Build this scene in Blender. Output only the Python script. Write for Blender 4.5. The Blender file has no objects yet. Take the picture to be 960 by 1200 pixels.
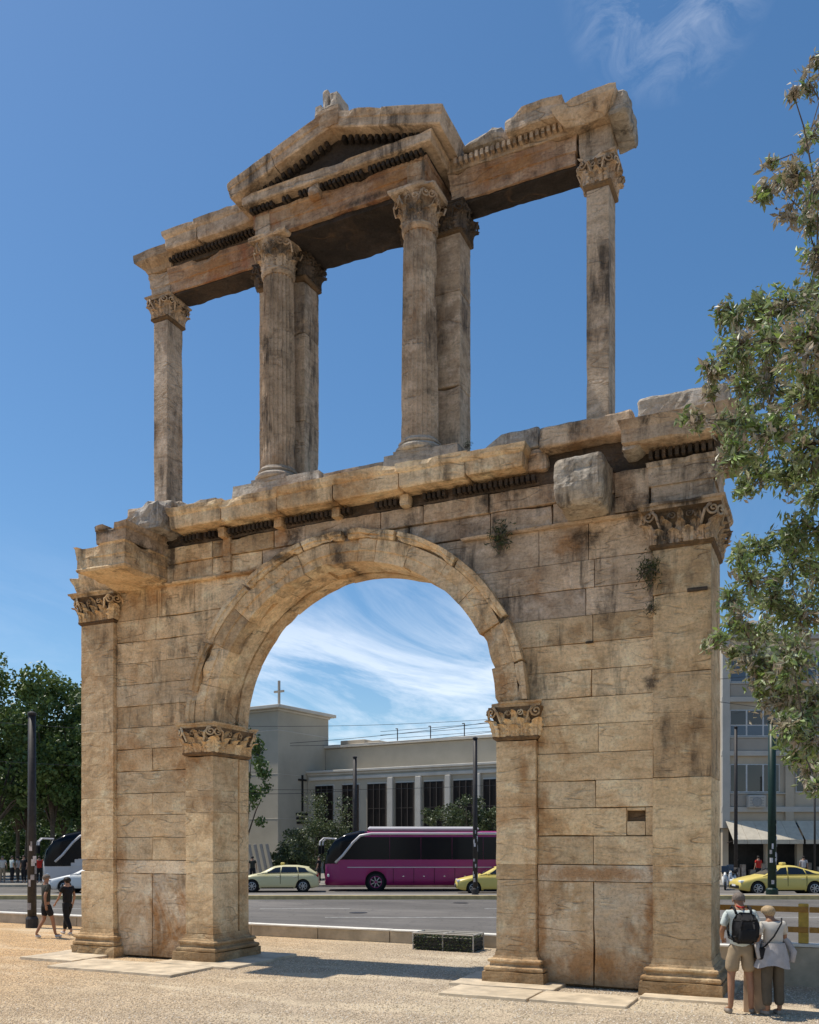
import bpy, math, random
import numpy as np
from mathutils import Vector, Matrix, noise as mnoise

# ------------------------------------------------------------------ camera, sky, sun, exposure
S = bpy.context.scene
COL = S.collection
R = math.radians
YAW = math.atan2(.4211, .9071)
CAM = np.array([14.634, -14.75, 2.42])
FW = np.array([-.4211, .9071]); RT = np.array([.9071, .4211])
FPX = 1065.0

cd = bpy.data.cameras.new('camera'); cam = bpy.data.objects.new('camera', cd); COL.objects.link(cam)
cam.location = CAM; cam.rotation_euler = (R(90), 0, YAW)
cd.sensor_fit = 'HORIZONTAL'; cd.sensor_width = 36; cd.lens = 36 * FPX / 960
cd.shift_y = 387 / 960; cd.clip_end = 5000; cd.clip_start = .1
S.camera = cam
S.render.resolution_x = 819; S.render.resolution_y = 1024

SUN_EL = 64.5
sl = bpy.data.lights.new('sun', 'SUN'); so = bpy.data.objects.new('sun', sl); COL.objects.link(so)
sl.energy = 3.3; sl.angle = R(.53); sl.color = (1, .94, .84)
sd = Vector((-math.cos(R(SUN_EL)), -.045, math.sin(R(SUN_EL)))).normalized()   # almost in the plane of the arch, from the left
so.rotation_euler = sd.to_track_quat('Z', 'Y').to_euler()

W = bpy.data.worlds.new('World'); S.world = W; W.use_nodes = True
nt = W.node_tree; nt.nodes.clear()
def N(nt, typ, **kw):
    n = nt.nodes.new(typ)
    for k, v in kw.items():
        if k in n.inputs: n.inputs[k].default_value = v
        else: setattr(n, k, v)
    return n
def L(nt, a, b): nt.links.new(a, b)
wo = N(nt, 'ShaderNodeOutputWorld'); bgn = N(nt, 'ShaderNodeBackground'); bgn.inputs[1].default_value = .12
sky = N(nt, 'ShaderNodeTexSky', sky_type='NISHITA', sun_disc=False, sun_elevation=R(SUN_EL), sun_rotation=math.atan2(sd.x, sd.y),
        air_density=1.0, dust_density=.55, ozone_density=3.0, altitude=100)
hsv = N(nt, 'ShaderNodeHueSaturation'); hsv.inputs['Saturation'].default_value = 1.2; hsv.inputs['Value'].default_value = .74; hsv.inputs['Hue'].default_value = .496
L(nt, sky.outputs[0], hsv.inputs['Color'])
tc = N(nt, 'ShaderNodeTexCoord'); sep = N(nt, 'ShaderNodeSeparateXYZ'); L(nt, tc.outputs['Generated'], sep.inputs[0])
def math_(nt, op, a=None, b=None, c=None, clamp=False):
    n = nt.nodes.new('ShaderNodeMath'); n.operation = op; n.use_clamp = clamp
    for i, v in enumerate((a, b, c)):
        if v is None: continue
        if isinstance(v, (int, float)): n.inputs[i].default_value = v
        else: nt.links.new(v, n.inputs[i])
    return n.outputs[0]
def ramp(nt, src, stops, interp='LINEAR'):
    n = nt.nodes.new('ShaderNodeValToRGB'); e = n.color_ramp.elements; n.color_ramp.interpolation = interp
    while len(e) < len(stops): e.new(.5)
    for i, (p, c) in enumerate(stops):
        e[i].position = p; e[i].color = c if len(c) == 4 else (*c, 1)
    nt.links.new(src, n.inputs[0]); return n.outputs[0]
def g(v): return (v, v, v)
# high thin clouds on a flat layer: project the view direction on it
zc = math_(nt, 'MAXIMUM', sep.outputs[2], .02); zc = math_(nt, 'ADD', zc, .09)
cx_ = math_(nt, 'DIVIDE', sep.outputs[0], zc); cy_ = math_(nt, 'DIVIDE', sep.outputs[1], zc)
cmb = N(nt, 'ShaderNodeCombineXYZ'); L(nt, cx_, cmb.inputs[0]); L(nt, cy_, cmb.inputs[1])
mp = N(nt, 'ShaderNodeMapping'); mp.inputs['Rotation'].default_value = (0, 0, R(-62)); mp.inputs['Scale'].default_value = (1.0, .42, 1)
mp.inputs['Location'].default_value = (3.1, 1.7, 0)
L(nt, cmb.outputs[0], mp.inputs[0])
n1 = N(nt, 'ShaderNodeTexNoise', Scale=1.5, Detail=10, Roughness=.66, Distortion=.7); L(nt, mp.outputs[0], n1.inputs['Vector'])
n2 = N(nt, 'ShaderNodeTexNoise', Scale=.55, Detail=3, Roughness=.5); L(nt, mp.outputs[0], n2.inputs['Vector'])
f1 = ramp(nt, n1.outputs['Fac'], [(.44, g(0)), (.62, g(1))]); f2 = ramp(nt, n2.outputs['Fac'], [(.30, g(.1)), (.5, g(1))])
lowb = ramp(nt, sep.outputs[2], [(.0, g(.85)), (.1, g(1)), (.22, g(.7)), (.31, g(.05)), (.36, g(0))])
# one small wisp high up on the right
wd = Vector((FW[0] + .285 * RT[0], FW[1] + .285 * RT[1], .965)).normalized()
vd = N(nt, 'ShaderNodeVectorMath', operation='DOT_PRODUCT'); L(nt, tc.outputs['Generated'], vd.inputs[0]); vd.inputs[1].default_value = wd
wisp = ramp(nt, vd.outputs['Value'], [(.9983, g(0)), (.9998, g(.4))])
n3 = N(nt, 'ShaderNodeTexNoise', Scale=15, Detail=8, Roughness=.65, Distortion=.8); L(nt, cmb.outputs[0], n3.inputs['Vector'])
f3 = ramp(nt, n3.outputs['Fac'], [(.42, g(0)), (.75, g(1))])
cl = math_(nt, 'MULTIPLY', math_(nt, 'MULTIPLY', f1, f2), lowb)
vr = N(nt, 'ShaderNodeVectorMath', operation='DOT_PRODUCT'); L(nt, tc.outputs['Generated'], vr.inputs[0]); vr.inputs[1].default_value = (RT[0], RT[1], 0)
cl = math_(nt, 'MULTIPLY', cl, ramp(nt, math_(nt, 'ADD', vr.outputs['Value'], .5), [(.18, g(.12)), (.32, g(1))]))
cl = math_(nt, 'MAXIMUM', cl, math_(nt, 'MULTIPLY', wisp, f3))
cl = math_(nt, 'MULTIPLY', cl, .70, clamp=True)
mx = N(nt, 'ShaderNodeMix', data_type='RGBA'); L(nt, cl, mx.inputs[0]); L(nt, hsv.outputs[0], mx.inputs[6]); mx.inputs[7].default_value = (6.6, 6.9, 7.4, 1)
L(nt, mx.outputs[2], bgn.inputs[0]); L(nt, bgn.outputs[0], wo.inputs[0])

S.view_settings.view_transform = 'Standard'; S.view_settings.look = 'None'
S.view_settings.exposure = .56; S.view_settings.gamma = 1

random.seed(7); rng = np.random.default_rng(7)

# ------------------------------------------------------------------ materials
MAT = {}
def mat_base(name, rough=.8, spec=.3):
    m = bpy.data.materials.new(name); m.use_nodes = True; MAT[name] = m
    t = m.node_tree; b = t.nodes['Principled BSDF']; b.inputs['Roughness'].default_value = rough
    b.inputs['Specular IOR Level'].default_value = spec
    return m, t, b
def mixc(t, fac, a, b, mode='MIX'):
    n = t.nodes.new('ShaderNodeMix'); n.data_type = 'RGBA'; n.blend_type = mode
    for i, v in ((0, fac), (6, a), (7, b)):
        if isinstance(v, (int, float)): n.inputs[i].default_value = v
        elif isinstance(v, tuple): n.inputs[i].default_value = (*v, 1) if len(v) == 3 else v
        else: t.links.new(v, n.inputs[i])
    return n.outputs[2]
def noise_(t, vec, scale, detail=5, rough=.6, dist=0.):
    n = N(t, 'ShaderNodeTexNoise', Scale=scale, Detail=detail, Roughness=rough, Distortion=dist); t.links.new(vec, n.inputs['Vector']); return n.outputs['Fac']
def mapping(t, vec, scale=(1, 1, 1), rot=(0, 0, 0), loc=(0, 0, 0)):
    n = t.nodes.new('ShaderNodeMapping'); n.inputs['Scale'].default_value = scale; n.inputs['Rotation'].default_value = rot; n.inputs['Location'].default_value = loc
    t.links.new(vec, n.inputs[0]); return n.outputs[0]
def bump(t, b, h, strength=.4, dist=.02):
    n = t.nodes.new('ShaderNodeBump'); n.inputs['Strength'].default_value = strength; n.inputs['Distance'].default_value = dist
    t.links.new(h, n.inputs['Height']); t.links.new(n.outputs[0], b.inputs['Normal'])

RUST = [(2.68, 3.95, .42, .42), (3.05, 4.12, .45, .16), (11.1, 1.9, 1.15, .17), (10.2, 1.05, .13, .9), (11.1, .42, 1.1, .30), (12.0, 1.15, .14, .85), (10.25, 3.1, .16, .5), (10.0, 4.1, .5, .14), (9.9, 3.6, .12, .5), (9.15, 5.9, .3, .35), (10.6, 7.4, .45, .3),
        (4.1, 7.72, .9, .12), (5.0, 8.25, .35, .25), (3.8, 8.2, .2, .5), (2.0, 7.5, .5, .25), (7.6, 14.1, .8, .25), (3.2, 14.1, .9, .28), (9.5, 14.15, .9, .22), (5.8, 14.15, .8, .2), (1.0, 2.1, .2, .5), (9.5, 5.0, .3, .5)]
SOOT_SHADE = [(12.0, 6.55, .10, .40), (12.0, 4.98, .18, .2), (6.3, 8.15, .75, .16), (5.35, 8.2, .28, .3), (7.75, 8.05, .16, .4), (9.45, 7.6, .2, .35), (10.95, 7.42, .42, .25), (11.75, 7.75, .2, .3), (2.42, 8.1, .16, .5), (6.35, 7.7, .2, .35), (12.02, 7.85, .1, .35), (5.1, 7.85, .5, .09),  # stains mixed with painted shade, as beside and under the brackets
        (12.5, 7.72, .6, .07), (9.25, 8.3, .12, .3), (5.1, 13.6, .4, .25), (8.0, 13.5, .4, .3), (11.7, 8.45, .5, .16), (4.8, 14.36, .5, .1), (7.0, 13.95, 1.2, .10), (1.7, 8.5, .6, .08)]
def marble(name, light, mid, dark, stain=(.36, .17, .06), stain_amt=.6, crust=.35, grainrot=.25, streak=.5, low=False, front=True):
    m, t, b = mat_base(name, .82, .2)
    geo = t.nodes.new('ShaderNodeNewGeometry'); pos = geo.outputs['Position']
    oi = t.nodes.new('ShaderNodeObjectInfo')
    # each block is cut from another place of the quarry: shift the grain by the object's own random number
    off = N(t, 'ShaderNodeVectorMath', operation='SCALE'); cb = t.nodes.new('ShaderNodeCombineXYZ')
    for i in range(3): L(t, oi.outputs['Random'], cb.inputs[i])
    L(t, cb.outputs[0], off.inputs[0]); off.inputs['Scale'].default_value = 37
    add = N(t, 'ShaderNodeVectorMath', operation='ADD'); L(t, pos, add.inputs[0]); L(t, off.outputs[0], add.inputs[1]); own = add.outputs[0]
    big = noise_(t, own, .9, 6, .62)
    c = ramp(t, big, [(.28, dark), (.46, mid), (.68, light)])
    # layered veins, slanted
    rot = math_(t, 'MULTIPLY_ADD', oi.outputs['Random'], 1.3, -.65 + grainrot)
    mpn = t.nodes.new('ShaderNodeMapping'); mpn.inputs['Scale'].default_value = (1.2, 1.2, 4.2); L(t, own, mpn.inputs[0])
    rc = t.nodes.new('ShaderNodeCombineXYZ'); L(t, rot, rc.inputs[1]); L(t, rc.outputs[0], mpn.inputs['Rotation'])
    gr = noise_(t, mpn.outputs[0], 1.5, 9, .7, 1.4)
    c = mixc(t, math_(t, 'MULTIPLY', ramp(t, gr, [(.33, g(1)), (.5, g(0))]), streak), c, (dark[0] * .62, dark[1] * .6, dark[2] * .58))
    # pale scuffs
    sc = noise_(t, mapping(t, pos, (1, 1, 1.6)), 2.3, 8, .7)
    c = mixc(t, math_(t, 'MULTIPLY', ramp(t, sc, [(.52, g(0)), (.68, g(1))]), .55), c, (min(1, light[0] * 1.25), light[1] * 1.28, light[2] * 1.35))
    # block to block tint
    tint = ramp(t, oi.outputs['Random'], [(0, (.76, .73, .70)), (.3, (1.0, .97, .94)), (.55, (1.12, 1.10, 1.07)), (.8, (.86, .87, .90)), (1, (1.06, 1.02, .96))])
    c = mixc(t, 1.0, c, tint, 'MULTIPLY')
    # thin dark veins and hairline cracks
    vn = noise_(t, mapping(t, own, (.8, 1, 3.4), (.2, .55, 0)), .9, 2.5, .5, .15)
    vl = ramp(t, math_(t, 'ABSOLUTE', math_(t, 'SUBTRACT', vn, .5)), [(0, g(1)), (.004, g(.75)), (.016, g(0))])
    vm = ramp(t, noise_(t, pos, 1.9, 3), [(.46, g(0)), (.6, g(1))])
    vein = math_(t, 'MULTIPLY', vl, vm); c = mixc(t, math_(t, 'MULTIPLY', vein, .42), c, (.20, .12, .065))
    # rust-coloured stains
    st = noise_(t, mapping(t, pos, (1, 1, .75)), .85, 9, .72, .6)
    sf = math_(t, 'MULTIPLY', ramp(t, st, [(.52, g(0)), (.66, g(1))]), stain_amt)
    c = mixc(t, sf, c, stain)
    if low:   # splash-stained foot of the piers
        sp = t.nodes.new('ShaderNodeSeparateXYZ'); L(t, pos, sp.inputs[0])
        wob = math_(t, 'MULTIPLY_ADD', noise_(t, pos, 1.4, 5, .6), 1.5, -.75)
        zz = math_(t, 'ADD', sp.outputs[2], wob)
        lowf = ramp(t, zz, [(.05, g(1)), (1.05, g(0))])
        c = mixc(t, math_(t, 'MULTIPLY', lowf, .62), c, (.30, .165, .06))
        c = mixc(t, math_(t, 'MULTIPLY', ramp(t, zz, [(-.35, g(1)), (.42, g(0))]), .45), c, (.11, .075, .045))
    # black crust: drips below ledges and blotches
    cr = noise_(t, mapping(t, pos, (4.2, 4.2, .8)), 1.0, 8, .7, .4)
    cr2 = noise_(t, pos, 1.15, 6, .65)
    cf = math_(t, 'MULTIPLY', ramp(t, cr, [(.46, g(0)), (.62, g(1))]), ramp(t, cr2, [(.42, g(0)), (.58, g(1))]))
    c = mixc(t, math_(t, 'MULTIPLY', cf, crust, clamp=True), c, (.05, .04, .032))
    def spots(lst, thr, seed_):
        f = None
        wn = noise_(t, mapping(t, pos, (1, 1, 1), loc=(seed_, 0, 0)), 2.6, 9, .74, .8)
        for (sx, sz, rx, rz_) in lst:
            m_ = t.nodes.new('ShaderNodeMapping'); m_.inputs['Location'].default_value = (-sx / rx, 0, -sz / rz_); m_.inputs['Scale'].default_value = (1 / rx, 0, 1 / rz_); L(t, pos, m_.inputs[0])
            ln = N(t, 'ShaderNodeVectorMath', operation='LENGTH'); L(t, m_.outputs[0], ln.inputs[0]); q = math_(t, 'SUBTRACT', 1.25, ln.outputs['Value'], clamp=True)
            f = q if f is None else math_(t, 'MAXIMUM', f, q)
        fz_ = noise_(t, mapping(t, pos, (1.4, 1.4, .8)), 9, 6, .7)
        mk = math_(t, 'ADD', math_(t, 'MULTIPLY', f, .98), math_(t, 'ADD', math_(t, 'MULTIPLY_ADD', wn, 2.8, -1.4), math_(t, 'MULTIPLY_ADD', fz_, 1.2, -.6)))
        return math_(t, 'MULTIPLY', ramp(t, mk, [(thr - .42, g(0)), (thr + .12, g(.8)), (thr + .5, g(1))]), ramp(t, f, [(0, g(0)), (.35, g(1))]))
    if front:
        gy = t.nodes.new('ShaderNodeSeparateXYZ'); L(t, pos, gy.inputs[0]); fr = ramp(t, gy.outputs[1], [(.85, g(1)), (1., g(0))])
        rs_ = spots(RUST, .78, 3.3); c = mixc(t, math_(t, 'MULTIPLY', math_(t, 'MULTIPLY', rs_, fr), .68), c, (.40, .19, .065))
        bs_ = spots(SOOT_SHADE, .80, 7.7); c = mixc(t, math_(t, 'MULTIPLY', math_(t, 'MULTIPLY', bs_, fr), .8), c, (.055, .042, .032))
    # dark pits
    vo = N(t, 'ShaderNodeTexVoronoi', Scale=26); L(t, pos, vo.inputs['Vector'])
    pit = ramp(t, vo.outputs['Distance'], [(.05, g(1)), (.16, g(0))])
    pit = math_(t, 'MULTIPLY', pit, ramp(t, noise_(t, pos, 3.1, 3), [(.5, g(0)), (.62, g(1))]))
    c = mixc(t, math_(t, 'MULTIPLY', pit, .55), c, (.1, .07, .045))
    fine = noise_(t, pos, 22, 8, .7)
    c = mixc(t, 1.0, c, ramp(t, fine, [(.3, g(.70)), (.5, g(1.0)), (.7, g(1.18))]), 'MULTIPLY')
    L(t, c, b.inputs['Base Color'])
    h = math_(t, 'ADD', math_(t, 'MULTIPLY', fine, .5), math_(t, 'MULTIPLY', gr, .9)); h = math_(t, 'SUBTRACT', h, math_(t, 'MULTIPLY', pit, .9)); h = math_(t, 'SUBTRACT', h, math_(t, 'MULTIPLY', vein, .5))
    h = math_(t, 'ADD', h, math_(t, 'MULTIPLY', noise_(t, pos, 7, 4), .7))
    bump(t, b, h, .9, .035)
    return m
marble('marble_honey', (.89, .71, .46), (.78, .57, .335), (.50, .335, .18), stain=(.42, .19, .06), stain_amt=.62, crust=.22, low=True)
marble('marble_dado', (.88, .75, .56), (.77, .60, .40), (.53, .35, .18), stain=(.42, .18, .045), stain_amt=.85, crust=.35, streak=.3, low=True)
marble('marble_golden', (.89, .70, .455), (.76, .545, .32), (.47, .31, .165), stain=(.40, .19, .06), stain_amt=.6, crust=.75)
marble('marble_brown', (.74, .58, .42), (.56, .42, .29), (.29, .20, .13), stain_amt=.5, crust=.85)
marble('marble_red', (.66, .49, .33), (.50, .32, .20), (.30, .165, .10), stain=(.33, .105, .05), stain_amt=.85, crust=.7, streak=.7, grainrot=-.15)
marble('marble_crust_shade', (.15, .115, .09), (.085, .066, .05), (.035, .028, .024), stain=(.22, .13, .07), stain_amt=.3, crust=.9)  # dark tone holds crust together with the shade under cornices and in recesses
marble('marble_grey', (.60, .54, .46), (.48, .415, .335), (.31, .26, .20), stain_amt=.3, crust=.8)
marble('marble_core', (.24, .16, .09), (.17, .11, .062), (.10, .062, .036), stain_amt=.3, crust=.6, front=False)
marble('marble_soot_shade', (.075, .06, .05), (.042, .034, .029), (.02, .017, .015), stain=(.16, .10, .06), stain_amt=.25, crust=.6, front=False)  # near-black: soot plus the shade of soffits and dentil gaps put into colour

def simple(name, col, rough=.7, var=.12, scale=6, spec=.3, metal=0, bmp=0, objvar=0):
    m, t, b = mat_base(name, rough, spec); b.inputs['Metallic'].default_value = metal
    geo = t.nodes.new('ShaderNodeNewGeometry')
    f = noise_(t, geo.outputs['Position'], scale, 5, .6)
    c = ramp(t, f, [(.3, tuple(v * (1 - var) for v in col)), (.7, tuple(min(1, v * (1 + var)) for v in col))])
    if objvar:
        oi = t.nodes.new('ShaderNodeObjectInfo'); c = mixc(t, 1., c, ramp(t, oi.outputs['Random'], [(0, g(1 - objvar)), (1, g(1 + objvar))]), 'MULTIPLY')
    L(t, c, b.inputs['Base Color'])
    if bmp: bump(t, b, noise_(t, geo.outputs['Position'], scale * 4, 5), bmp, .01)
    return m
def leafmat(name, cols, rough=.45, trans=.25):
    m, t, b = mat_base(name, rough, .4)
    at = N(t, 'ShaderNodeAttribute', attribute_name='leaf'); at.attribute_type = 'GEOMETRY'
    c = ramp(t, at.outputs['Fac'], [(i / (len(cols) - 1), cc) for i, cc in enumerate(cols)])
    L(t, c, b.inputs['Base Color'])
    tr = t.nodes.new('ShaderNodeBsdfTranslucent'); L(t, c, tr.inputs[0]); ms = t.nodes.new('ShaderNodeMixShader'); ms.inputs[0].default_value = trans
    o = t.nodes['Material Output']; L(t, b.outputs[0], ms.inputs[1]); L(t, tr.outputs[0], ms.inputs[2]); L(t, ms.outputs[0], o.inputs[0])
    return m
leafmat('leaf_olive', [(.17, .17, .09), (.15, .23, .055), (.28, .30, .19), (.28, .41, .09), (.58, .58, .47)])
leafmat('leaf_dry', [(.22, .18, .13), (.44, .37, .29), (.30, .27, .16), (.66, .61, .54)])
leafmat('leaf_plane', [(.04, .07, .02), (.075, .125, .033), (.12, .175, .046), (.19, .25, .07)])
leafmat('leaf_shrub', [(.03, .045, .018), (.07, .095, .035), (.11, .13, .05), (.06, .07, .04)])
simple('bark', (.12, .09, .065), .9, .3, 8, bmp=.6)
simple('concrete', (.46, .39, .29), .85, .28, 2.2, bmp=.5)
simple('concrete_white', (.72, .68, .60), .7, .1, 4)
simple('steel_dark', (.035, .03, .028), .55, .3, 9)
simple('steel_green', (.008, .026, .018), .45, .25, 9)
simple('steel_grey', (.25, .25, .25), .4, .15, 9, metal=.5)
simple('sticker', (.45, .42, .42), .6, .3, 14, objvar=.5)
simple('yellow_paint', (.55, .36, .07), .5, .25, 9)
simple('rail_paint', (.42, .21, .045), .5, .25, 9)
simple('kerb_yellow', (.50, .38, .18), .8, .25, 3)
simple('kerb_white', (.74, .70, .62), .8, .12, 4)
simple('wire', (.05, .05, .05), .6)
simple('tyre', (.018, .018, .018), .85)
simple('rim', (.45, .45, .46), .35, .1, 9, metal=.7)
simple('well', (.006, .006, .006), .95)
simple('chrome', (.6, .6, .6), .25, .05, 9, metal=.9)
simple('taxi_yellow', (.66, .52, .14), .3, .03, 2, spec=.5)
simple('taxi_pale', (.62, .56, .32), .3, .03, 2, spec=.5)
simple('bus_purple', (.30, .02, .125), .28, .06, 1, spec=.5)
simple('bus_white', (.58, .54, .53), .35, .05, 1, spec=.5)
simple('bus_pink', (.5, .22, .3), .4, .05, 1)
simple('car_white', (.7, .7, .68), .3, .03, 1, spec=.5)
simple('headlight', (.8, .8, .78), .15, .03, 9, spec=.7)
simple('red_lens', (.35, .02, .02), .25)
simple('orange_lens', (.6, .2, .02), .25)
def glass(name, col, rough=.06):
    m, t, b = mat_base(name, rough, .6); b.inputs['Base Color'].default_value = (*col, 1); b.inputs['Coat Weight'].default_value = .3
glass('glass_dark', (.008, .010, .012)); glass('glass_blue', (.03, .06, .10), .08); glass('glass_brown', (.012, .008, .006), .5); MAT['glass_brown'].node_tree.nodes['Principled BSDF'].inputs['Coat Weight'].default_value = 0; MAT['glass_brown'].node_tree.nodes['Principled BSDF'].inputs['Specular IOR Level'].default_value = .2; glass('bus_glass', (.003, .004, .008), .18); MAT['bus_glass'].node_tree.nodes['Principled BSDF'].inputs['Coat Weight'].default_value = 0; MAT['bus_glass'].node_tree.nodes['Principled BSDF'].inputs['Specular IOR Level'].default_value = .22
simple('church_wall', (.43, .38, .295), .85, .1, .5, bmp=.2, objvar=.03)
simple('church_trim', (.55, .51, .44), .8, .1, 1, bmp=.1)
simple('block_wall', (.46, .39, .295), .85, .12, .6, bmp=.2)
simple('block_panel', (.36, .32, .27), .85, .1, .8)
simple('block_trim', (.46, .43, .38), .8, .1, .8)
simple('window_frame', (.55, .55, .54), .5)
simple('frame_dark', (.07, .055, .045), .6)
simple('awning_cloth', (.52, .46, .36), .8, .12, 3)
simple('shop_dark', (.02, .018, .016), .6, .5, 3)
simple('shop_goods', (.25, .2, .16), .7, .4, 5, objvar=.6)
simple('skin', (.42, .24, .16), .55, .08, 20)
simple('skin_tan', (.33, .17, .10), .55, .08, 20)
simple('hair_grey', (.16, .13, .11), .8, .35, 60)
simple('hair_blond', (.42, .30, .17), .7, .35, 60)
simple('hair_dark', (.02, .015, .012), .6, .3, 60)
simple('cloth_mint', (.55, .60, .57), .85, .06, 10, bmp=.3)
simple('cloth_khaki', (.33, .25, .16), .85, .1, 10, bmp=.3)
simple('cloth_black', (.012, .012, .014), .8, .2, 14, bmp=.3)
simple('cloth_cream', (.58, .54, .48), .85, .06, 10, bmp=.3)
simple('cloth_grey', (.42, .40, .40), .85, .14, 12, bmp=.4)
simple('cloth_olive', (.105, .085, .06), .85, .12, 10, bmp=.3)
simple('cloth_darkgreen', (.035, .035, .028), .85, .12, 10, bmp=.3)
simple('cloth_red', (.45, .03, .02), .85, .1, 10)
simple('shoe', (.28, .24, .2), .8, .1, 20)
simple('shoe_white', (.6, .58, .55), .8, .1, 20)
simple('corten', (.46, .31, .19), .75, .15, 3, bmp=.2)
simple('sign_face', (.62, .60, .55), .5, .1, 4)
simple('planter', (.05, .05, .045), .8, .3, 6)
simple('slab_marble', (.54, .44, .31), .8, .3, 2.6, bmp=.5)

# gravel ground
m, t, b = mat_base('gravel_ground', .92, .15)
geo = t.nodes.new('ShaderNodeNewGeometry'); pos = geo.outputs['Position']
pat = noise_(t, pos, .35, 5, .6); sp = t.nodes.new('ShaderNodeSeparateXYZ'); L(t, pos, sp.inputs[0])
xw = math_(t, 'ADD', sp.outputs[0], math_(t, 'MULTIPLY_ADD', pat, 9, -4.5))
base = ramp(t, math_(t, 'MULTIPLY', math_(t, 'ADD', xw, 2), .1), [(.0, (.70, .46, .24)), (.55, (.62, .475, .31)), (1., (.58, .47, .34))])
v = N(t, 'ShaderNodeTexVoronoi', Scale=42); L(t, pos, v.inputs['Vector'])
c = mixc(t, 1., base, ramp(t, v.outputs['Distance'], [(0, g(1.12)), (.45, g(.95)), (.75, g(.5))]), 'MULTIPLY')
vs = t.nodes.new('ShaderNodeSeparateColor'); L(t, v.outputs['Color'], vs.inputs[0])
c = mixc(t, 1., c, ramp(t, vs.outputs[0], [(0, (.72, .70, .70)), (.5, g(1)), (1, (1.22, 1.2, 1.15))]), 'MULTIPLY')
c = mixc(t, 1., c, ramp(t, noise_(t, pos, 1.1, 7, .75), [(.3, g(.78)), (.7, g(1.12))]), 'MULTIPLY')
pth = noise_(t, mapping(t, pos, (.25, 1.1, 1), (0, 0, .15)), .9, 5, .6, .6); c = mixc(t, math_(t, 'MULTIPLY', ramp(t, pth, [(.5, g(0)), (.64, g(1))]), .45), c, (.72, .60, .42))
dk = noise_(t, pos, 2.7, 6, .7); c = mixc(t, math_(t, 'MULTIPLY', ramp(t, dk, [(.56, g(0)), (.68, g(1))]), .35), c, (.30, .235, .16))
L(t, c, b.inputs['Base Color'])
bump(t, b, math_(t, 'SUBTRACT', 1., v.outputs['Distance']), .8, .02)
m, t, b = mat_base('pebble', .85, .2)
at = N(t, 'ShaderNodeAttribute', attribute_name='leaf'); geo = t.nodes.new('ShaderNodeNewGeometry'); sp = t.nodes.new('ShaderNodeSeparateXYZ'); L(t, geo.outputs['Position'], sp.inputs[0])
c = ramp(t, at.outputs['Fac'], [(0, (.32, .25, .17)), (.4, (.56, .45, .31)), (.75, (.64, .53, .39)), (1, (.78, .71, .6))])
c = mixc(t, ramp(t, math_(t, 'MULTIPLY', sp.outputs[0], .08), [(0, g(.6)), (.7, g(0))]), c, (.72, .47, .25))
L(t, c, b.inputs['Base Color'])
# asphalt
m, t, b = mat_base('asphalt', .85, .25)
geo = t.nodes.new('ShaderNodeNewGeometry'); pos = geo.outputs['Position']
c = ramp(t, noise_(t, mapping(t, pos, (1, 1, 1)), .22, 6, .6), [(.3, (.13, .117, .102)), (.7, (.19, .172, .152))])
c = mixc(t, 1., c, ramp(t, noise_(t, pos, 30, 4), [(.3, g(.8)), (.7, g(1.2))]), 'MULTIPLY')
tracks = noise_(t, mapping(t, pos, (.03, .9, 1), (0, 0, -YAW)), 1, 3)
c = mixc(t, ramp(t, tracks, [(.4, g(0)), (.65, g(.45))]), c, (.075, .07, .067))
pt = N(t, 'ShaderNodeTexVoronoi', Scale=.16); pt.inputs['Randomness'].default_value = 1; L(t, mapping(t, pos, (1, 2.6, 1), (0, 0, -YAW)), pt.inputs['Vector'])
pc = t.nodes.new('ShaderNodeSeparateColor'); L(t, pt.outputs['Color'], pc.inputs[0]); c = mixc(t, 1., c, ramp(t, pc.outputs[0], [(0, g(.82)), (.25, g(1)), (.8, g(1.0)), (1, g(1.14))]), 'MULTIPLY')
crk = ramp(t, math_(t, 'ABSOLUTE', math_(t, 'SUBTRACT', noise_(t, pos, .5, 4, .6, 1.), .5)), [(0, g(1)), (.006, g(0))]); c = mixc(t, math_(t, 'MULTIPLY', crk, .7), c, (.03, .03, .03))
L(t, c, b.inputs['Base Color']); bump(t, b, noise_(t, pos, 50, 3), .4, .01)
simple('road_paint', (.45, .44, .41), .7, .35, 5)
simple('pavement', (.24, .22, .19), .9, .15, 1.5, bmp=.2)
simple('earth', (.20, .17, .13), .95, .2, .05)

# ------------------------------------------------------------------ mesh helpers
def vnoise(P, freq, seed=0):
    P = np.asarray(P, float) * freq + seed * 17.13 + 1000.
    i = np.floor(P).astype(np.int64); f = P - i; f = f * f * (3 - 2 * f); out = np.zeros(len(P))
    for dx in (0, 1):
        for dy in (0, 1):
            for dz in (0, 1):
                h = ((i[:, 0] + dx) * 374761393 + (i[:, 1] + dy) * 668265263 + (i[:, 2] + dz) * 2147483647) & 0xffffffff
                h = ((h ^ (h >> 13)) * 1274126177) & 0xffffffff; h = (h ^ (h >> 16)) & 0xffff
                w = (f[:, 0] if dx else 1 - f[:, 0]) * (f[:, 1] if dy else 1 - f[:, 1]) * (f[:, 2] if dz else 1 - f[:, 2])
                out += w * h / 65535.
    return out
def fbm(P, freq, seed=0, oct=3):
    a = 1; s = 0; o = 0
    for k in range(oct): o = o + a * vnoise(P, freq * 2 ** k, seed + k); s += a; a *= .5
    return o / s

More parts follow.
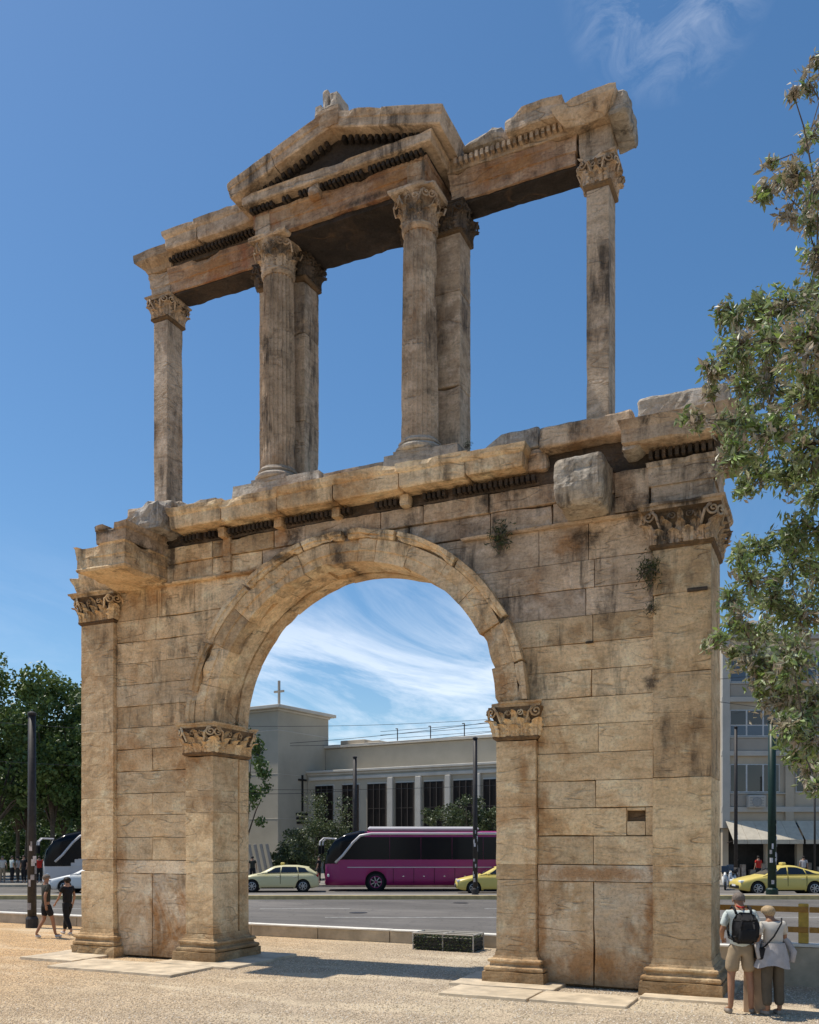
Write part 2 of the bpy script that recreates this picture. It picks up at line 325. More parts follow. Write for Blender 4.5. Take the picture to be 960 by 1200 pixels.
def addmesh(name, V, F, mat, parent=None, smooth=False, cat=None, label=None, group=None, kind=None, loc=None, attr=None, mi=None):
    me = bpy.data.meshes.new(name)
    V = np.asarray(V, float)
    me.from_pydata(V.tolist(), [], [tuple(f) for f in F] if not isinstance(F, np.ndarray) else F.tolist()); me.update()
    for mm in (mat if isinstance(mat, (list, tuple)) else [mat]): me.materials.append(MAT[mm] if isinstance(mm, str) else mm)
    if mi is not None: me.polygons.foreach_set('material_index', mi)
    if smooth: me.polygons.foreach_set('use_smooth', [True] * len(me.polygons))
    if attr is not None:
        a = me.attributes.new('leaf', 'FLOAT', 'POINT'); a.data.foreach_set('value', np.asarray(attr, float))
    return link(name, me, parent, cat, label, group, kind, loc)
def link(name, me, parent=None, cat=None, label=None, group=None, kind=None, loc=None):
    o = bpy.data.objects.new(name, me); COL.objects.link(o)
    if parent is not None: o.parent = parent
    if loc is not None: o.location = loc
    if cat: o['category'] = cat
    if label: o['label'] = label
    if group: o['group'] = group
    if kind: o['kind'] = kind
    return o
def thing(name, label, cat, loc=(0, 0, 0), rz=0, group=None):
    o = bpy.data.objects.new(name, None); COL.objects.link(o); o.location = loc; o.rotation_euler = (0, 0, rz)
    o.empty_display_size = .3; o['label'] = label; o['category'] = cat
    if group: o['group'] = group
    return o
def copy_tree(o, parent=None):
    c = o.copy(); COL.objects.link(c)
    if parent is not None: c.parent = parent
    for ch in list(o.children): copy_tree(ch, c)
    return c

class MB:
    def __init__(s): s.V = []; s.F = []; s.n = 0
    def add(s, V, F):
        V = np.asarray(V, float); s.V.append(V); s.F += [tuple(int(i) + s.n for i in f) for f in F]; s.n += len(V); return s
    def box(s, x0, x1, y0, y1, z0, z1, bev=0):
        if bev: V, F = rbox(x0, x1, y0, y1, z0, z1, bev); return s.add(V, F)
        V = [(x, y, z) for x in (x0, x1) for y in (y0, y1) for z in (z0, z1)]
        return s.add(V, [(0, 1, 3, 2), (4, 6, 7, 5), (0, 4, 5, 1), (2, 3, 7, 6), (0, 2, 6, 4), (1, 5, 7, 3)])
    def tube(s, pts, r, n=8, cap=True):
        pts = [Vector(p) for p in pts]; rr = r if hasattr(r, '__len__') else [r] * len(pts); V = []; F = []
        up = Vector((0, 0, 1)); prev = None
        for i, p in enumerate(pts):
            d = (pts[min(i + 1, len(pts) - 1)] - pts[max(i - 1, 0)]).normalized()
            if prev is None:
                a = d.orthogonal().normalized()
            else:
                a = (prev - d * prev.dot(d))
                a = a.normalized() if a.length > 1e-6 else d.orthogonal().normalized()
            prev = a; b = d.cross(a)
            for k in range(n):
                q = p + (a * math.cos(2 * math.pi * k / n) + b * math.sin(2 * math.pi * k / n)) * rr[i]; V.append(tuple(q))
        for i in range(len(pts) - 1):
            for k in range(n): F.append((i * n + k, i * n + (k + 1) % n, (i + 1) * n + (k + 1) % n, (i + 1) * n + k))
        if cap: F.append(tuple(range(n))[::-1]); F.append(tuple((len(pts) - 1) * n + k for k in range(n)))
        return s.add(V, F)
    def ext(s, poly, y0, y1):       # polygon in x,z extruded along y
        n = len(poly); V = [(x, y0, z) for x, z in poly] + [(x, y1, z) for x, z in poly]
        return s.add(V, [tuple(range(n)), tuple(range(2 * n - 1, n - 1, -1))] + [(i, i + n, (i + 1) % n + n, (i + 1) % n) for i in range(n)])
    def build(s, name, mat, parent=None, **kw):
        V = np.concatenate(s.V); return addmesh(name, V, s.F, mat, parent, **kw)
def rbox(x0, x1, y0, y1, z0, z1, b):
    V = []; F = []
    for z, i in ((z0, b), (z0 + b, 0), (z1 - b, 0), (z1, b)):
        c = b * .7
        V += [(x0 + i, y0 + i + c, z), (x0 + i + c, y0 + i, z), (x1 - i - c, y0 + i, z), (x1 - i, y0 + i + c, z), (x1 - i, y1 - i - c, z), (x1 - i - c, y1 - i, z), (x0 + i + c, y1 - i, z), (x0 + i, y1 - i - c, z)]
    for k in range(3):
        for j in range(8): F.append((k * 8 + j, k * 8 + (j + 1) % 8, k * 8 + 8 + (j + 1) % 8, k * 8 + 8 + j))
    F.append(tuple(range(7, -1, -1))); F.append(tuple(range(24, 32)))
    return V, F

_gc = {}
def gridbox(nx, ny, nz):
    if (nx, ny, nz) in _gc: return _gc[(nx, ny, nz)]
    key = {}; V = []; F = []
    def vid(i, j, k):
        q = (i, j, k)
        if q not in key: key[q] = len(V); V.append((i / nx, j / ny, k / nz))
        return key[q]
    for a in range(nx):
        for c_ in range(nz):
            F.append((vid(a, 0, c_), vid(a + 1, 0, c_), vid(a + 1, 0, c_ + 1), vid(a, 0, c_ + 1)))
            F.append((vid(a, ny, c_), vid(a, ny, c_ + 1), vid(a + 1, ny, c_ + 1), vid(a + 1, ny, c_)))
    for a in range(ny):
        for c_ in range(nz):
            F.append((vid(0, a, c_), vid(0, a, c_ + 1), vid(0, a + 1, c_ + 1), vid(0, a + 1, c_)))
            F.append((vid(nx, a, c_), vid(nx, a + 1, c_), vid(nx, a + 1, c_ + 1), vid(nx, a, c_ + 1)))
    for a in range(nx):
        for c_ in range(ny):
            F.append((vid(a, c_, 0), vid(a, c_ + 1, 0), vid(a + 1, c_ + 1, 0), vid(a + 1, c_, 0)))
            F.append((vid(a, c_, nz), vid(a + 1, c_, nz), vid(a + 1, c_ + 1, nz), vid(a, c_ + 1, nz)))
    _gc[(nx, ny, nz)] = (np.array(V), F); return _gc[(nx, ny, nz)]
_seed = [0]
def stone_v(x0, x1, y0, y1, z0, z1, res=.085, r=.0075, amp=.0035, chip=.05, warp=None, chipf=1.0):
    _seed[0] += 1; sd_ = _seed[0]
    d = np.array([x1 - x0, y1 - y0, z1 - z0])
    n = [max(2, min(40, int(round(v / res)))) for v in d]
    U, F = gridbox(*n); h = d / 2
    # pull the first and last grid lines close to the edges so that arrises stay crisp
    def edgey(u, nn, hh):
        e = min(.45, (r * 1.2) / (2 * hh)); k = 1 / nn
        o = u.copy(); o[np.abs(u - k) < 1e-6] = e if nn > 3 else k; o[np.abs(u - 1 + k) < 1e-6] = 1 - e if nn > 3 else 1 - k; return o
    U = np.stack([edgey(U[:, i], n[i], h[i]) for i in range(3)], 1)
    P = (U - .5) * d; C_ = np.array([(x0 + x1) / 2, (y0 + y1) / 2, (z0 + z1) / 2]); Wp = P + C_
    nz1 = fbm(Wp, 5, sd_, 2); nz2 = vnoise(Wp, 1.6 * chipf, sd_ + 5)
    rr = r * (.5 + 1.3 * nz1) + chip * np.clip((nz2 - .70) / .2, 0, 1) * (.4 + nz1)
    rr = np.minimum(rr, h.min() * .9)[:, None]
    q = np.clip(P, -(h - rr), h - rr); dd = P - q; Ln = np.linalg.norm(dd, axis=1, keepdims=True); dn = dd / np.maximum(Ln, 1e-9)
    Q = q + dn * rr + dn * (fbm(Wp, 3.5, sd_ + 9, 3)[:, None] - .5) * 2 * amp + dn * (vnoise(Wp, 11, sd_ + 3)[:, None] - .5) * amp
    Q = Q + C_
    if warp is not None: Q = warp(Q)
    return Q, F
def stone(name, parent, mat, *a, label=None, smooth=True, **kw):
    V, F = stone_v(*a, **kw)
    return addmesh(name, V, F, mat, parent, smooth=False, label=label)

def rectlathe(x0, x1, y0, y1, prof, res=.12, amp=.006, chip=0., seed=None, cap=True):
    """stack of rectangular loops; prof = [(z, out)] from the bottom up"""
    if seed is None: _seed[0] += 1; seed = _seed[0]
    pr = []
    for (za, oa), (zb, ob) in zip(prof, prof[1:]):
        k = max(1, int(math.hypot(zb - za, ob - oa) / (res * .8)))
        for i in range(k): pr.append((za + (zb - za) * i / k, oa + (ob - oa) * i / k))
    pr.append(prof[-1])
    nx = max(1, int((x1 - x0) / res)); ny = max(1, int((y1 - y0) / res))
    loop = [(i / nx, 0) for i in range(nx)] + [(1, j / ny) for j in range(ny)] + [(1 - i / nx, 1) for i in range(nx)] + [(0, 1 - j / ny) for j in range(ny)]
    U = np.array(loop); n = len(loop); V = []
    for z, o in pr:
        V.append(np.stack([x0 - o + U[:, 0] * (x1 - x0 + 2 * o), y0 - o + U[:, 1] * (y1 - y0 + 2 * o), np.full(n, z)], 1))
    V = np.concatenate(V); F = []
    for k in range(len(pr) - 1):
        for i in range(n): F.append((k * n + i, k * n + (i + 1) % n, (k + 1) * n + (i + 1) % n, (k + 1) * n + i))
    c0 = np.array([(x0 + x1) / 2, (y0 + y1) / 2]); 
    nn = np.stack([fbm(V, 4, seed, 3) - .5, fbm(V, 4, seed + 31, 3) - .5, fbm(V, 4, seed + 57, 3) - .5], 1)
    V = V + nn * 2 * amp
    if chip:
        e = np.clip((fbm(V, 1.9, seed + 11, 3) - .56) / .14, 0, 1)
        zm = np.repeat([o for z, o in pr], n); om = max(o for z, o in pr); w = (zm / om if om > 0 else zm * 0) ** 2 * e * chip
        d = np.stack([np.where(V[:, 0] < x0, 1, np.where(V[:, 0] > x1, -1, 0)), np.where(V[:, 1] < y0, 1, np.where(V[:, 1] > y1, -1, 0)), -.25 * np.ones(len(V))], 1)
        V = V + d * w[:, None]
    if cap:
        # caps as grids so that they can be rough too
        m_ = len(pr) - 1
        F.append(tuple(range(n))[::-1]); F.append(tuple(m_ * n + i for i in range(n)))
    return V, F
def rl(name, parent, mat, *a, label=None, **kw):
    V, F = rectlathe(*a, **kw); return addmesh(name, V, F, mat, parent, label=label)
def lathe(cx, cy, prof, n=24, flutes=0, depth=0, amp=.004, seed=None, fl_z=(None, None), ares=1):
    if seed is None: _seed[0] += 1; seed = _seed[0]
    V = []; F = []
    a = np.linspace(0, 2 * math.pi, n, endpoint=False)
    for z, r in prof:
        rr = np.full(n, r)
        if flutes and (fl_z[0] is None or fl_z[0] < z < fl_z[1]): rr = r - depth * np.abs(np.sin(a * flutes / 2)) ** .8
        V.append(np.stack([cx + rr * np.cos(a), cy + rr * np.sin(a), np.full(n, z)], 1))
    V = np.concatenate(V)
    for k in range(len(prof) - 1):
        for i in range(n): F.append((k * n + i, k * n + (i + 1) % n, (k + 1) * n + (i + 1) % n, (k + 1) * n + i))
    F.append(tuple(range(n))[::-1]); F.append(tuple((len(prof) - 1) * n + i for i in range(n)))
    nn = np.stack([fbm(V, 5, seed + s_, 3) - .5 for s_ in (0, 31, 57)], 1); V = V + nn * 2 * amp
    return V, F

# ------------------------------------------------------------------ ground, road, plaza
def W2(u, D): return CAM[:2] + u * RT + D * FW
def PX(px, D): return W2((px - 480) / FPX * D, D)
def GZ(px, py, z=0.):
    D = (CAM[2] - z) * FPX / (py - 987); return PX(px, D)
RZ = -.25
def sheet(name, corners, z, mat, **kw): return addmesh(name, [(c[0], c[1], z) for c in corners], [tuple(range(len(corners)))], mat, kind='structure', **kw)
sheet('ground', [(-1500, -1500), (1500, -1500), (1500, 1500), (-1500, 1500)], RZ - .03, 'earth')
mb = MB()
wl = [(-40, 4.95), (30, 4.95)]
V = [(-60, -40, 0), (60, -40, 0), (60, 4.9, 0), (-60, 4.9, 0), (-60, -40, -.6), (60, -40, -.6), (60, 4.9, -.6), (-60, 4.9, -.6)]
addmesh('plaza', V, [(0, 1, 2, 3), (0, 4, 5, 1), (1, 5, 6, 2), (2, 6, 7, 3), (3, 7, 4, 0)], 'gravel_ground', kind='structure')
def strip(name, D0, D1, z, mat, u0=-140, u1=140, h=None, **kw):
    if h is None: return sheet(name, [W2(u0, D0), W2(u1, D0), W2(u1, D1), W2(u0, D1)], z, mat, **kw)
    V = [(*W2(u, D), zz) for zz in (z, z + h) for u, D in ((u0, D0), (u1, D0), (u1, D1), (u0, D1))]
    return addmesh(name, V, [(4, 5, 6, 7), (0, 1, 5, 4), (1, 2, 6, 5), (2, 3, 7, 6), (3, 0, 4, 7)], mat, kind='structure', **kw)
strip('road', 5, 54, RZ, 'asphalt')
# painted lane lines (dashed), slightly raised sheets
def dash(name, segs, D, w, mat='road_paint'):
    for u0, u1 in segs: sheet(name, [W2(u0, D - w / 2), W2(u1, D - w / 2), W2(u1, D + w / 2), W2(u0, D + w / 2)], RZ + .005, mat)
dash('lane_marking', [(-60 + 9 * k, -60 + 9 * k + 3.6) for k in range(14)], 36.4, .13)
dash('lane_marking', [(-63 + 12 * k, -63 + 12 * k + 6.5) for k in range(11)], 32.2, .13)
strip('median_kerb', 42.3, 42.62, RZ - .02, 'kerb_yellow', -90, 90, h=.20)
strip('median_paving', 42.62, 44.2, RZ - .02, 'pavement', -90, 90, h=.19)
strip('far_kerb', 54, 54.3, RZ - .02, 'concrete', -140, 140, h=.17)
strip('far_pavement', 54.3, 75, RZ - .02, 'pavement', -140, 140, h=.16)

# low kerb wall between the plaza and the road
_s = thing('low_wall', 'low stained concrete kerb wall with white painted top along the road behind the arch', 'low wall', (0, 4.9, 0))
x = -9.0; k = 0
while x < 12.6:
    V, F = stone_v(x, x + 1.98, -.02, .2, -.1, .27, res=.16, r=.008, amp=.008, chip=.03); addmesh('wall_block', V, F, 'concrete', _s)
    V, F = stone_v(x, x + 1.985, -.05, .24, .272, .315, res=.3, r=.006, amp=.003, chip=.02); addmesh('coping', V, F, 'kerb_white', _s)
    x += 2.0
sheet('verge_paving', [(-40, 5.14), (30, 5.14), (30, 6.4), (-40, 6.4)], RZ + .012, 'pavement')

# marble slabs round the pier feet
def slab(name, label, x0, x1, y0, y1, top, th=.12, tilt=0):
    V, F = stone_v(x0, x1, y0, y1, top - th, top, res=.14, r=.02, amp=.008, chip=.06)
    addmesh(name, V, F, 'slab_marble', cat='slab', label=label)
slab('stone_slab', 'long pale marble slab in front of the left pier of the arch', .95, 3.95, -1.85, -.62, .05)
slab('stone_slab', 'short pale slab edge sticking out left of the left pier', -.55, .9, -1.15, .9, .06)
slab('stone_slab', 'pale slab under the foot of the left pier inside the passage', 2.5, 4.35, -.6, 1.75, .055)
slab('stone_slab', 'pale marble slab in front of the right passage pilaster', 9.0, 10.45, -1.55, -.6, .05)
slab('stone_slab', 'outer half of the pale slab in front of the right pier, before the dado', 10.47, 11.95, -1.5, -.6, .045)
slab('stone_slab', 'pale slab under the foot of the right pier facing the passage', 8.75, 10.6, -.55, 1.75, .055)
slab('stone_slab', 'flat pale slab below the outer base of the right pier', 11.95, 13.25, -.55, 1.6, .045)

# loose pebbles near the camera
n = 62000
u = rng.uniform(-9, 9, n); Dp = 11.2 + 12.5 * rng.random(n) ** 1.5
XY = CAM[:2] + (u * Dp / 16)[:, None] * RT + Dp[:, None] * FW
XY = XY[XY[:, 1] < 4.6]; n = len(XY)
dens = fbm(np.c_[XY, np.zeros(n)], .8, 3, 3) > .36; XY = XY[dens]; n = len(XY)
s = rng.uniform(.006, .017, n); ang = rng.uniform(0, 6.28, n)
base = np.array([(1, 0, 0), (0, 1, 0), (-1, 0, 0), (0, -1, 0), (.1, .1, .8), (0, 0, -.5)]) 
ca, sa = np.cos(ang), np.sin(ang); st = rng.uniform(.6, 1.4, n)
V = np.zeros((n, 6, 3)); bx = base[None, :, 0] * st[:, None]; by = base[None, :, 1]
V[:, :, 0] = (bx * ca[:, None] - by * sa[:, None]) * s[:, None] + XY[:, None, 0]; V[:, :, 1] = (bx * sa[:, None] + by * ca[:, None]) * s[:, None] + XY[:, None, 1]
V[:, :, 2] = base[None, :, 2] * s[:, None] + .003
fc = np.array([(0, 1, 4), (1, 2, 4), (2, 3, 4), (3, 0, 4)])
F = (fc[None] + (np.arange(n) * 6)[:, None, None]).reshape(-1, 3)
addmesh('gravel', V.reshape(-1, 3), F, 'pebble', kind='stuff', cat='gravel', label='loose sandy gravel covering the plaza in front of the arch', attr=np.repeat(rng.random(n), 6))

# ------------------------------------------------------------------ the arch
ARCH = thing('marble_arch', 'tall ancient two-storey marble arch with columns and broken pediment standing on the gravel', 'monument')
CX, CZ = 6.45, 4.76
ZB = .955                                    # the arch is a little lower than a true half circle
def G(name, label=None):
    o = bpy.data.objects.new(name, None); COL.objects.link(o); o.parent = ARCH
    if label: o['label'] = label
    return o
# rough inner core seen only in joints and broken places
def core(x0, x1, y0, y1, z0, z1, warp=None, res=.25):
    V, F = stone_v(x0, x1, y0, y1, z0, z1, res=res, r=.02, amp=.02, warp=warp); addmesh('rubble_core', V, F, 'marble_core', ARCH)
core(.12, 3.38, .22, 1.12, 0, 4.76); core(9.53, 12.85, .22, 1.12, 0, 4.76)
def ell(z, a): 
    q = np.clip((z - CZ) / (a * ZB), -1, 1); return a * np.sqrt(1 - q * q)
def warpL(xo, a):
    def w(Q):
        Q = Q.copy(); u_ = (Q[:, 0] - 0); xi = CX - ell(Q[:, 2], a); Q[:, 0] = xo + u_ * (xi - xo); return Q
    return w
def warpR(xo, a):
    def w(Q):
        Q = Q.copy(); u_ = Q[:, 0]; xi = CX + ell(Q[:, 2], a); Q[:, 0] = xi + u_ * (xo - xi); return Q
    return w
core(0, 1, .22, 1.12, 4.7, CZ + 3.1 * ZB, warpL(.12, 3.12), .12); core(0, 1, .22, 1.12, 4.7, CZ + 3.1 * ZB, warpR(12.85, 3.12), .12)
core(.12, 12.85, .22, 1.12, CZ + 3.08 * ZB, 8.6)

# wall courses
def course(z0, z1, xs, mat='marble_honey', y0=.10, y1=.34, g_=.0035, chip=.05, **kw):
    for a_, b_ in zip(xs, xs[1:]):
        dy = random.uniform(-.008, .012); stone('wall_block', ARCH, mat, a_ + g_, b_ - g_, y0 + dy, y1, z0 + g_ * .7, z1 - g_ * .7, chip=chip, **kw)
zs = [2.05, 2.52, 2.99, 3.44, 3.90, 4.37, 4.82, 5.27, 5.72, 6.17, 6.62, 7.08, 7.72]
def span_blocks(z0, z1, side, cuts, mat, y0=.10, y1=.34, a=3.36):
    """blocks between an outer straight edge and the arch ring; cuts in metres from the left"""
    zm = (z0 + z1) / 2; xi = CX - ell(np.array([zm]), a)[0] if side == 'L' else CX + ell(np.array([zm]), a)[0]
    g_ = .0035
    if side == 'L':
        for j, (a_, b_) in enumerate(zip(cuts, cuts[1:] + [None])):
            dy = random.uniform(-.008, .012)
            if b_ is not None: stone('wall_block', ARCH, mat, a_ + g_, b_ - g_, y0 + dy, y1, z0 + g_ * .7, z1 - g_ * .7)
            else:
                def w(Q, xo=a_ + g_): 
                    Q = Q.copy(); x_in = CX - ell(Q[:, 2], a); t_ = (Q[:, 0] - xo) / (xi - xo); Q[:, 0] = xo + t_ * (x_in - xo); return Q
                stone('wall_block', ARCH, mat, a_ + g_, xi, y0 + dy, y1, z0 + g_ * .7, z1 - g_ * .7, warp=w)
    else:
        c = list(cuts)
        for j, (a_, b_) in enumerate(zip([None] + c[:-1], c)):
            dy = random.uniform(-.008, .012)
            if a_ is not None: stone('wall_block', ARCH, mat, a_ + g_, b_ - g_, y0 + dy, y1, z0 + g_ * .7, z1 - g_ * .7)
            else:
                def w(Q, xo=b_ - g_):
                    Q = Q.copy(); x_in = CX + ell(Q[:, 2], a); t_ = (xo - Q[:, 0]) / (xo - xi); Q[:, 0] = xo - t_ * (xo - x_in); return Q
                stone('wall_block', ARCH, mat, xi, b_ - g_, y0 + dy, y1, z0 + g_ * .7, z1 - g_ * .7, warp=w)
XL0, XL1, XR0, XR1 = .90, 2.79, 10.13, 12.05
for i in range(6):
    z0, z1 = zs[i], zs[i + 1]
    course(z0, z1, [XL0, 1.86, XL1] if i in (0, 2, 4) else [XL0, XL1 + .0])
    if i == 1:   # course with the small square hole
        stone('wall_block', ARCH, 'marble_honey', XR0 + .01, 11.62, .10, .34, z0 + .006, z1 - .006)
        stone('wall_block', ARCH, 'marble_honey', 11.625, 11.92, .10, .34, z0 + .006, 2.76, chip=.03); stone('wall_block', ARCH, 'marble_honey', 11.925, XR1, .10, .34, z0 + .006, z1 - .006)
        stone('wall_block', ARCH, 'marble_honey', 11.625, 11.92, .10, .34, 2.93, z1 - .004, r=.01, chip=.02)
    else: course(z0, z1, [XR0, 11.08 + .02 * i, XR1] if i in (0, 2, 4) else [XR0, XR1])
lc = {6: [XL0, 1.85], 7: [XL0], 8: [XL0, 1.86], 9: [XL0, 1.84], 10: [XL0, 1.95], 11: [XL0, 1.98, 2.1, 2.95]}
rc = {6: [11.05, XR1], 7: [XR1], 8: [11.07, XR1], 9: [10.95, XR1], 10: [11.1, XR1], 11: [10.15, 11.0, XR1]}
for i in range(6, 12):
    z0, z1 = zs[i], zs[i + 1]; 
    span_blocks(z0, z1, 'L', lc[i], 'marble_golden'); span_blocks(z0, z1, 'R', rc[i], 'marble_golden' if i < 9 else 'marble_brown')
# dado: thin band and tall orthostats
for xs in ([XL0, XL1], [XR0, XR1]): course(1.77, 2.045, xs, y0=.085, mat='marble_dado')
for a_, b_ in ((XL0, 1.85), (1.85, XL1), (XR0, 11.08), (11.08, XR1)): stone('orthostat', ARCH, 'marble_dado', a_ + .006, b_ - .006, .105 + random.uniform(0, .012), .36, .05, 1.765, res=.09, chip=.07, amp=.01)

# pilasters: blocks, base, capital
def leaf_mesh(w, h, curl, seed, lobes=4, thick=.02):
    nu, nv = 8, 9; V = []; F = []
    for j in range(nv + 1):
        v = j / nv; ww = w * (.62 + .38 * math.sin(math.pi * min(1, v * .95 + .05))) * (1 - .45 * v ** 4)
        ww *= 1 + .16 * math.sin(v * lobes * 2 * math.pi)
        for i in range(nu + 1):
            uu = i / nu * 2 - 1
            out = curl * v ** 2.6 + .030 * (1 - abs(uu)) * (1.1 - v) + .012 * math.cos(uu * 3 * math.pi) + .012
            z = h * (v - .10 * v ** 5 * (1 if v > .8 else 0) - .04 * uu * uu)
            if j == nv: z -= h * .07; out += .01
            V.append((uu * ww / 2, -out, z))
    k = nu + 1
    for j in range(nv):
        for i in range(nu): F.append((j * k + i, j * k + i + 1, (j + 1) * k + i + 1, (j + 1) * k + i))
    n0 = len(V); V += [(x, y + thick * 1.2, z - .004) for x, y, z in V[:]]
    F += [tuple(n0 + q for q in f[::-1]) for f in F[:]]
    rim = [i for i in range(k)] + [j * k + nu for j in range(1, nv + 1)] + [nv * k + i for i in range(nu - 1, -1, -1)] + [j * k for j in range(nv - 1, 0, -1)]
    for a_, b_ in zip(rim, rim[1:] + rim[:1]): F.append((b_, a_, n0 + a_, n0 + b_))
    V = np.array(V); nn = np.stack([fbm(V, 14, seed + q, 2) - .5 for q in (0, 9, 21)], 1); V = V + nn * .012
    return V, F
def spiral(r0, turns, tube_r, n=22):
    pts = []; rr = []
    for i in range(n + 1):
        t_ = i / n; a_ = t_ * turns * 2 * math.pi; r_ = r0 * (1 - .85 * t_); pts.append((r_ * math.cos(a_ + math.pi / 2), -.01 - .05 * t_, r_ * math.sin(a_ + math.pi / 2))); rr.append(tube_r * (1 - .35 * t_))
    return pts, rr
LEAFME = {}
def get_leaf(kind, w, h, curl, mat):
    key = (kind, round(w, 3), round(h, 3), round(curl, 3), mat)
    if key not in LEAFME:
        V, F = leaf_mesh(w, h, curl, len(LEAFME)); me = bpy.data.meshes.new('acanthus_leaf'); me.from_pydata(V.tolist(), [], F); me.update(); me.materials.append(MAT[mat]); LEAFME[key] = me
    return LEAFME[key]
def put_leaf(cap, me, x, y, z, ang, sc=1., tilt=0):
    o = link('acanthus_leaf', me, cap); o.location = (x, y, z); o.rotation_euler = (tilt, 0, ang); o.scale = (sc * random.uniform(.9, 1.06), sc, sc * random.uniform(.88, 1.05)); return o
def scroll(cap, mat, x, y, z, ang, r, flip=1):
    pts, rr = spiral(r, 1.6, r * .20); P2 = []
    for p in pts:
        q = Vector((p[0] * flip, p[1], p[2])); q.rotate(Matrix.Rotation(ang, 3, 'Z')); P2.append(q + Vector((x, y, z)))
    # stem that rises from the bell
    st_ = Vector((-r * 1.5 * flip, .05, -r * 2.0)); st_.rotate(Matrix.Rotation(ang, 3, 'Z')); md = Vector((-r * 1.25 * flip, -.02, -r * .1)); md.rotate(Matrix.Rotation(ang, 3, 'Z'))
    P2 = [st_ + Vector((x, y, z)), md * .5 + st_ * .5 + Vector((x, y, z)), md + Vector((x, y, z))] + P2; rr = [r * .2, r * .22, r * .22] + rr
    mb = MB().tube(P2, rr, 6); V = np.concatenate(mb.V); V = V + (np.stack([fbm(V, 14, q, 2) - .5 for q in (3, 12, 24)], 1)) * .02
    addmesh('volute', V, mb.F, mat, cap)
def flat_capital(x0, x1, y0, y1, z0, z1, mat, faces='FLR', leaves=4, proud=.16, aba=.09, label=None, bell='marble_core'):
    """Corinthian capital of a square pilaster; faces F(ront) L(eft) R(ight)"""
    cap = None; h = z1 - z0
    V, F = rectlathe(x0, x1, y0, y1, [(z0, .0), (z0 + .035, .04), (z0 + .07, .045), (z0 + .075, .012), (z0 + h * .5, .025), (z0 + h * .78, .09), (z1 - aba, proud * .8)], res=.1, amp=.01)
    cap = addmesh('capital', V, F, bell or mat, ARCH, label=label)  # darker bell: stain and shade between the leaves in one colour
    rl('abacus', cap, mat, x0, x1, y0, y1, [(z1 - aba, proud * .82), (z1 - aba * .45, proud * .95), (z1 - aba * .4, proud * 1.1), (z1, proud * 1.15)], res=.1, amp=.01, chip=.10)
    def face(px, py, ang, wd, nl):
        ca, sa = math.cos(ang), math.sin(ang)
        def at_(t_, o_): return px + ca * t_ + sa * o_ * 1, py + sa * t_ - ca * o_
        w1 = wd / nl
        me1 = get_leaf('a', w1 * 1.02, h * .36, h * .19, mat); me2 = get_leaf('b', w1 * 1.0, h * .56, h * .26, mat); me3 = get_leaf('c', w1 * .6, h * .72, h * .26, mat)
        for k in range(nl):
            t_ = -wd / 2 + (k + .5) * w1; X_, Y_ = at_(t_, .02); put_leaf(cap, me1, X_, Y_, z0 + .07, ang)
        for k in range(nl + 1):
            t_ = -wd / 2 + k * w1; X_, Y_ = at_(t_, .0); put_leaf(cap, me2, X_, Y_, z0 + .075, ang + (k == 0) * -.6 + (k == nl) * .6)
        for sgn in (-1, 1):
            X_, Y_ = at_(sgn * (wd / 2 + .02), .10); scroll(cap, mat, X_, Y_, z1 - aba - h * .14, ang + sgn * .5, h * .15, sgn)
            X_, Y_ = at_(sgn * wd * .14, .07); scroll(cap, mat, X_, Y_, z1 - aba - h * .15, ang, h * .09, -sgn)
            X_, Y_ = at_(sgn * wd * .30, .04); put_leaf(cap, me3, X_, Y_, z0 + h * .2, ang, .9)
        X_, Y_ = at_(0, .03); put_leaf(cap, me3, X_, Y_, z0 + h * .2, ang, .95)
    xm, ym = (x0 + x1) / 2, (y0 + y1) / 2
    if 'F' in faces: face(xm, y0, 0, x1 - x0, leaves)
    if 'R' in faces: face(x1, ym, R(90), y1 - y0, max(2, int(leaves * (y1 - y0) / (x1 - x0) * .85)))
    if 'L' in faces: face(x0, ym, R(-90), y1 - y0, max(2, int(leaves * (y1 - y0) / (x1 - x0) * .85)))
    return cap
def pier_base(x0, x1, y0, y1, mat='marble_honey', hh=.58):
    rl('plinth', ARCH, mat, x0, x1, y0, y1, [(.0, .185), (.02, .185), (.225, .18)], res=.1, amp=.012, chip=.05)
    rl('base_moulding', ARCH, mat, x0, x1, y0, y1, [(.228, .13), (.24, .155), (.265, .165), (.295, .16), (.31, .14), (.315, .10), (.345, .08), (.375, .08), (.38, .105), (.40, .115), (.425, .11), (.44, .09), (.445, .05), (.48, .035), (.485, .02), (hh, .002)], res=.1, amp=.008, chip=.05)
CP, IP = (0.0, .90), (12.05, 12.95)
# corner pilasters, full height blocks
for (a_, b_), js in (((0, .90), [.58, 1.80, 2.05, 3.35, 4.75, 5.95, 7.06]), ((12.05, 12.95), [.58, 1.78, 2.04, 3.44, 5.10, 6.35, 7.06])):
    for z0, z1 in zip(js, js[1:]): stone('pilaster_block', ARCH, 'marble_honey' if z1 < 5 else 'marble_golden', a_ + .004, b_ - .004, 0, 1.22, z0 + .0012, z1 - .0012, res=.1, r=.006, chip=.04, amp=.007, chipf=.8)
    pier_base(a_, b_, 0, 1.22)
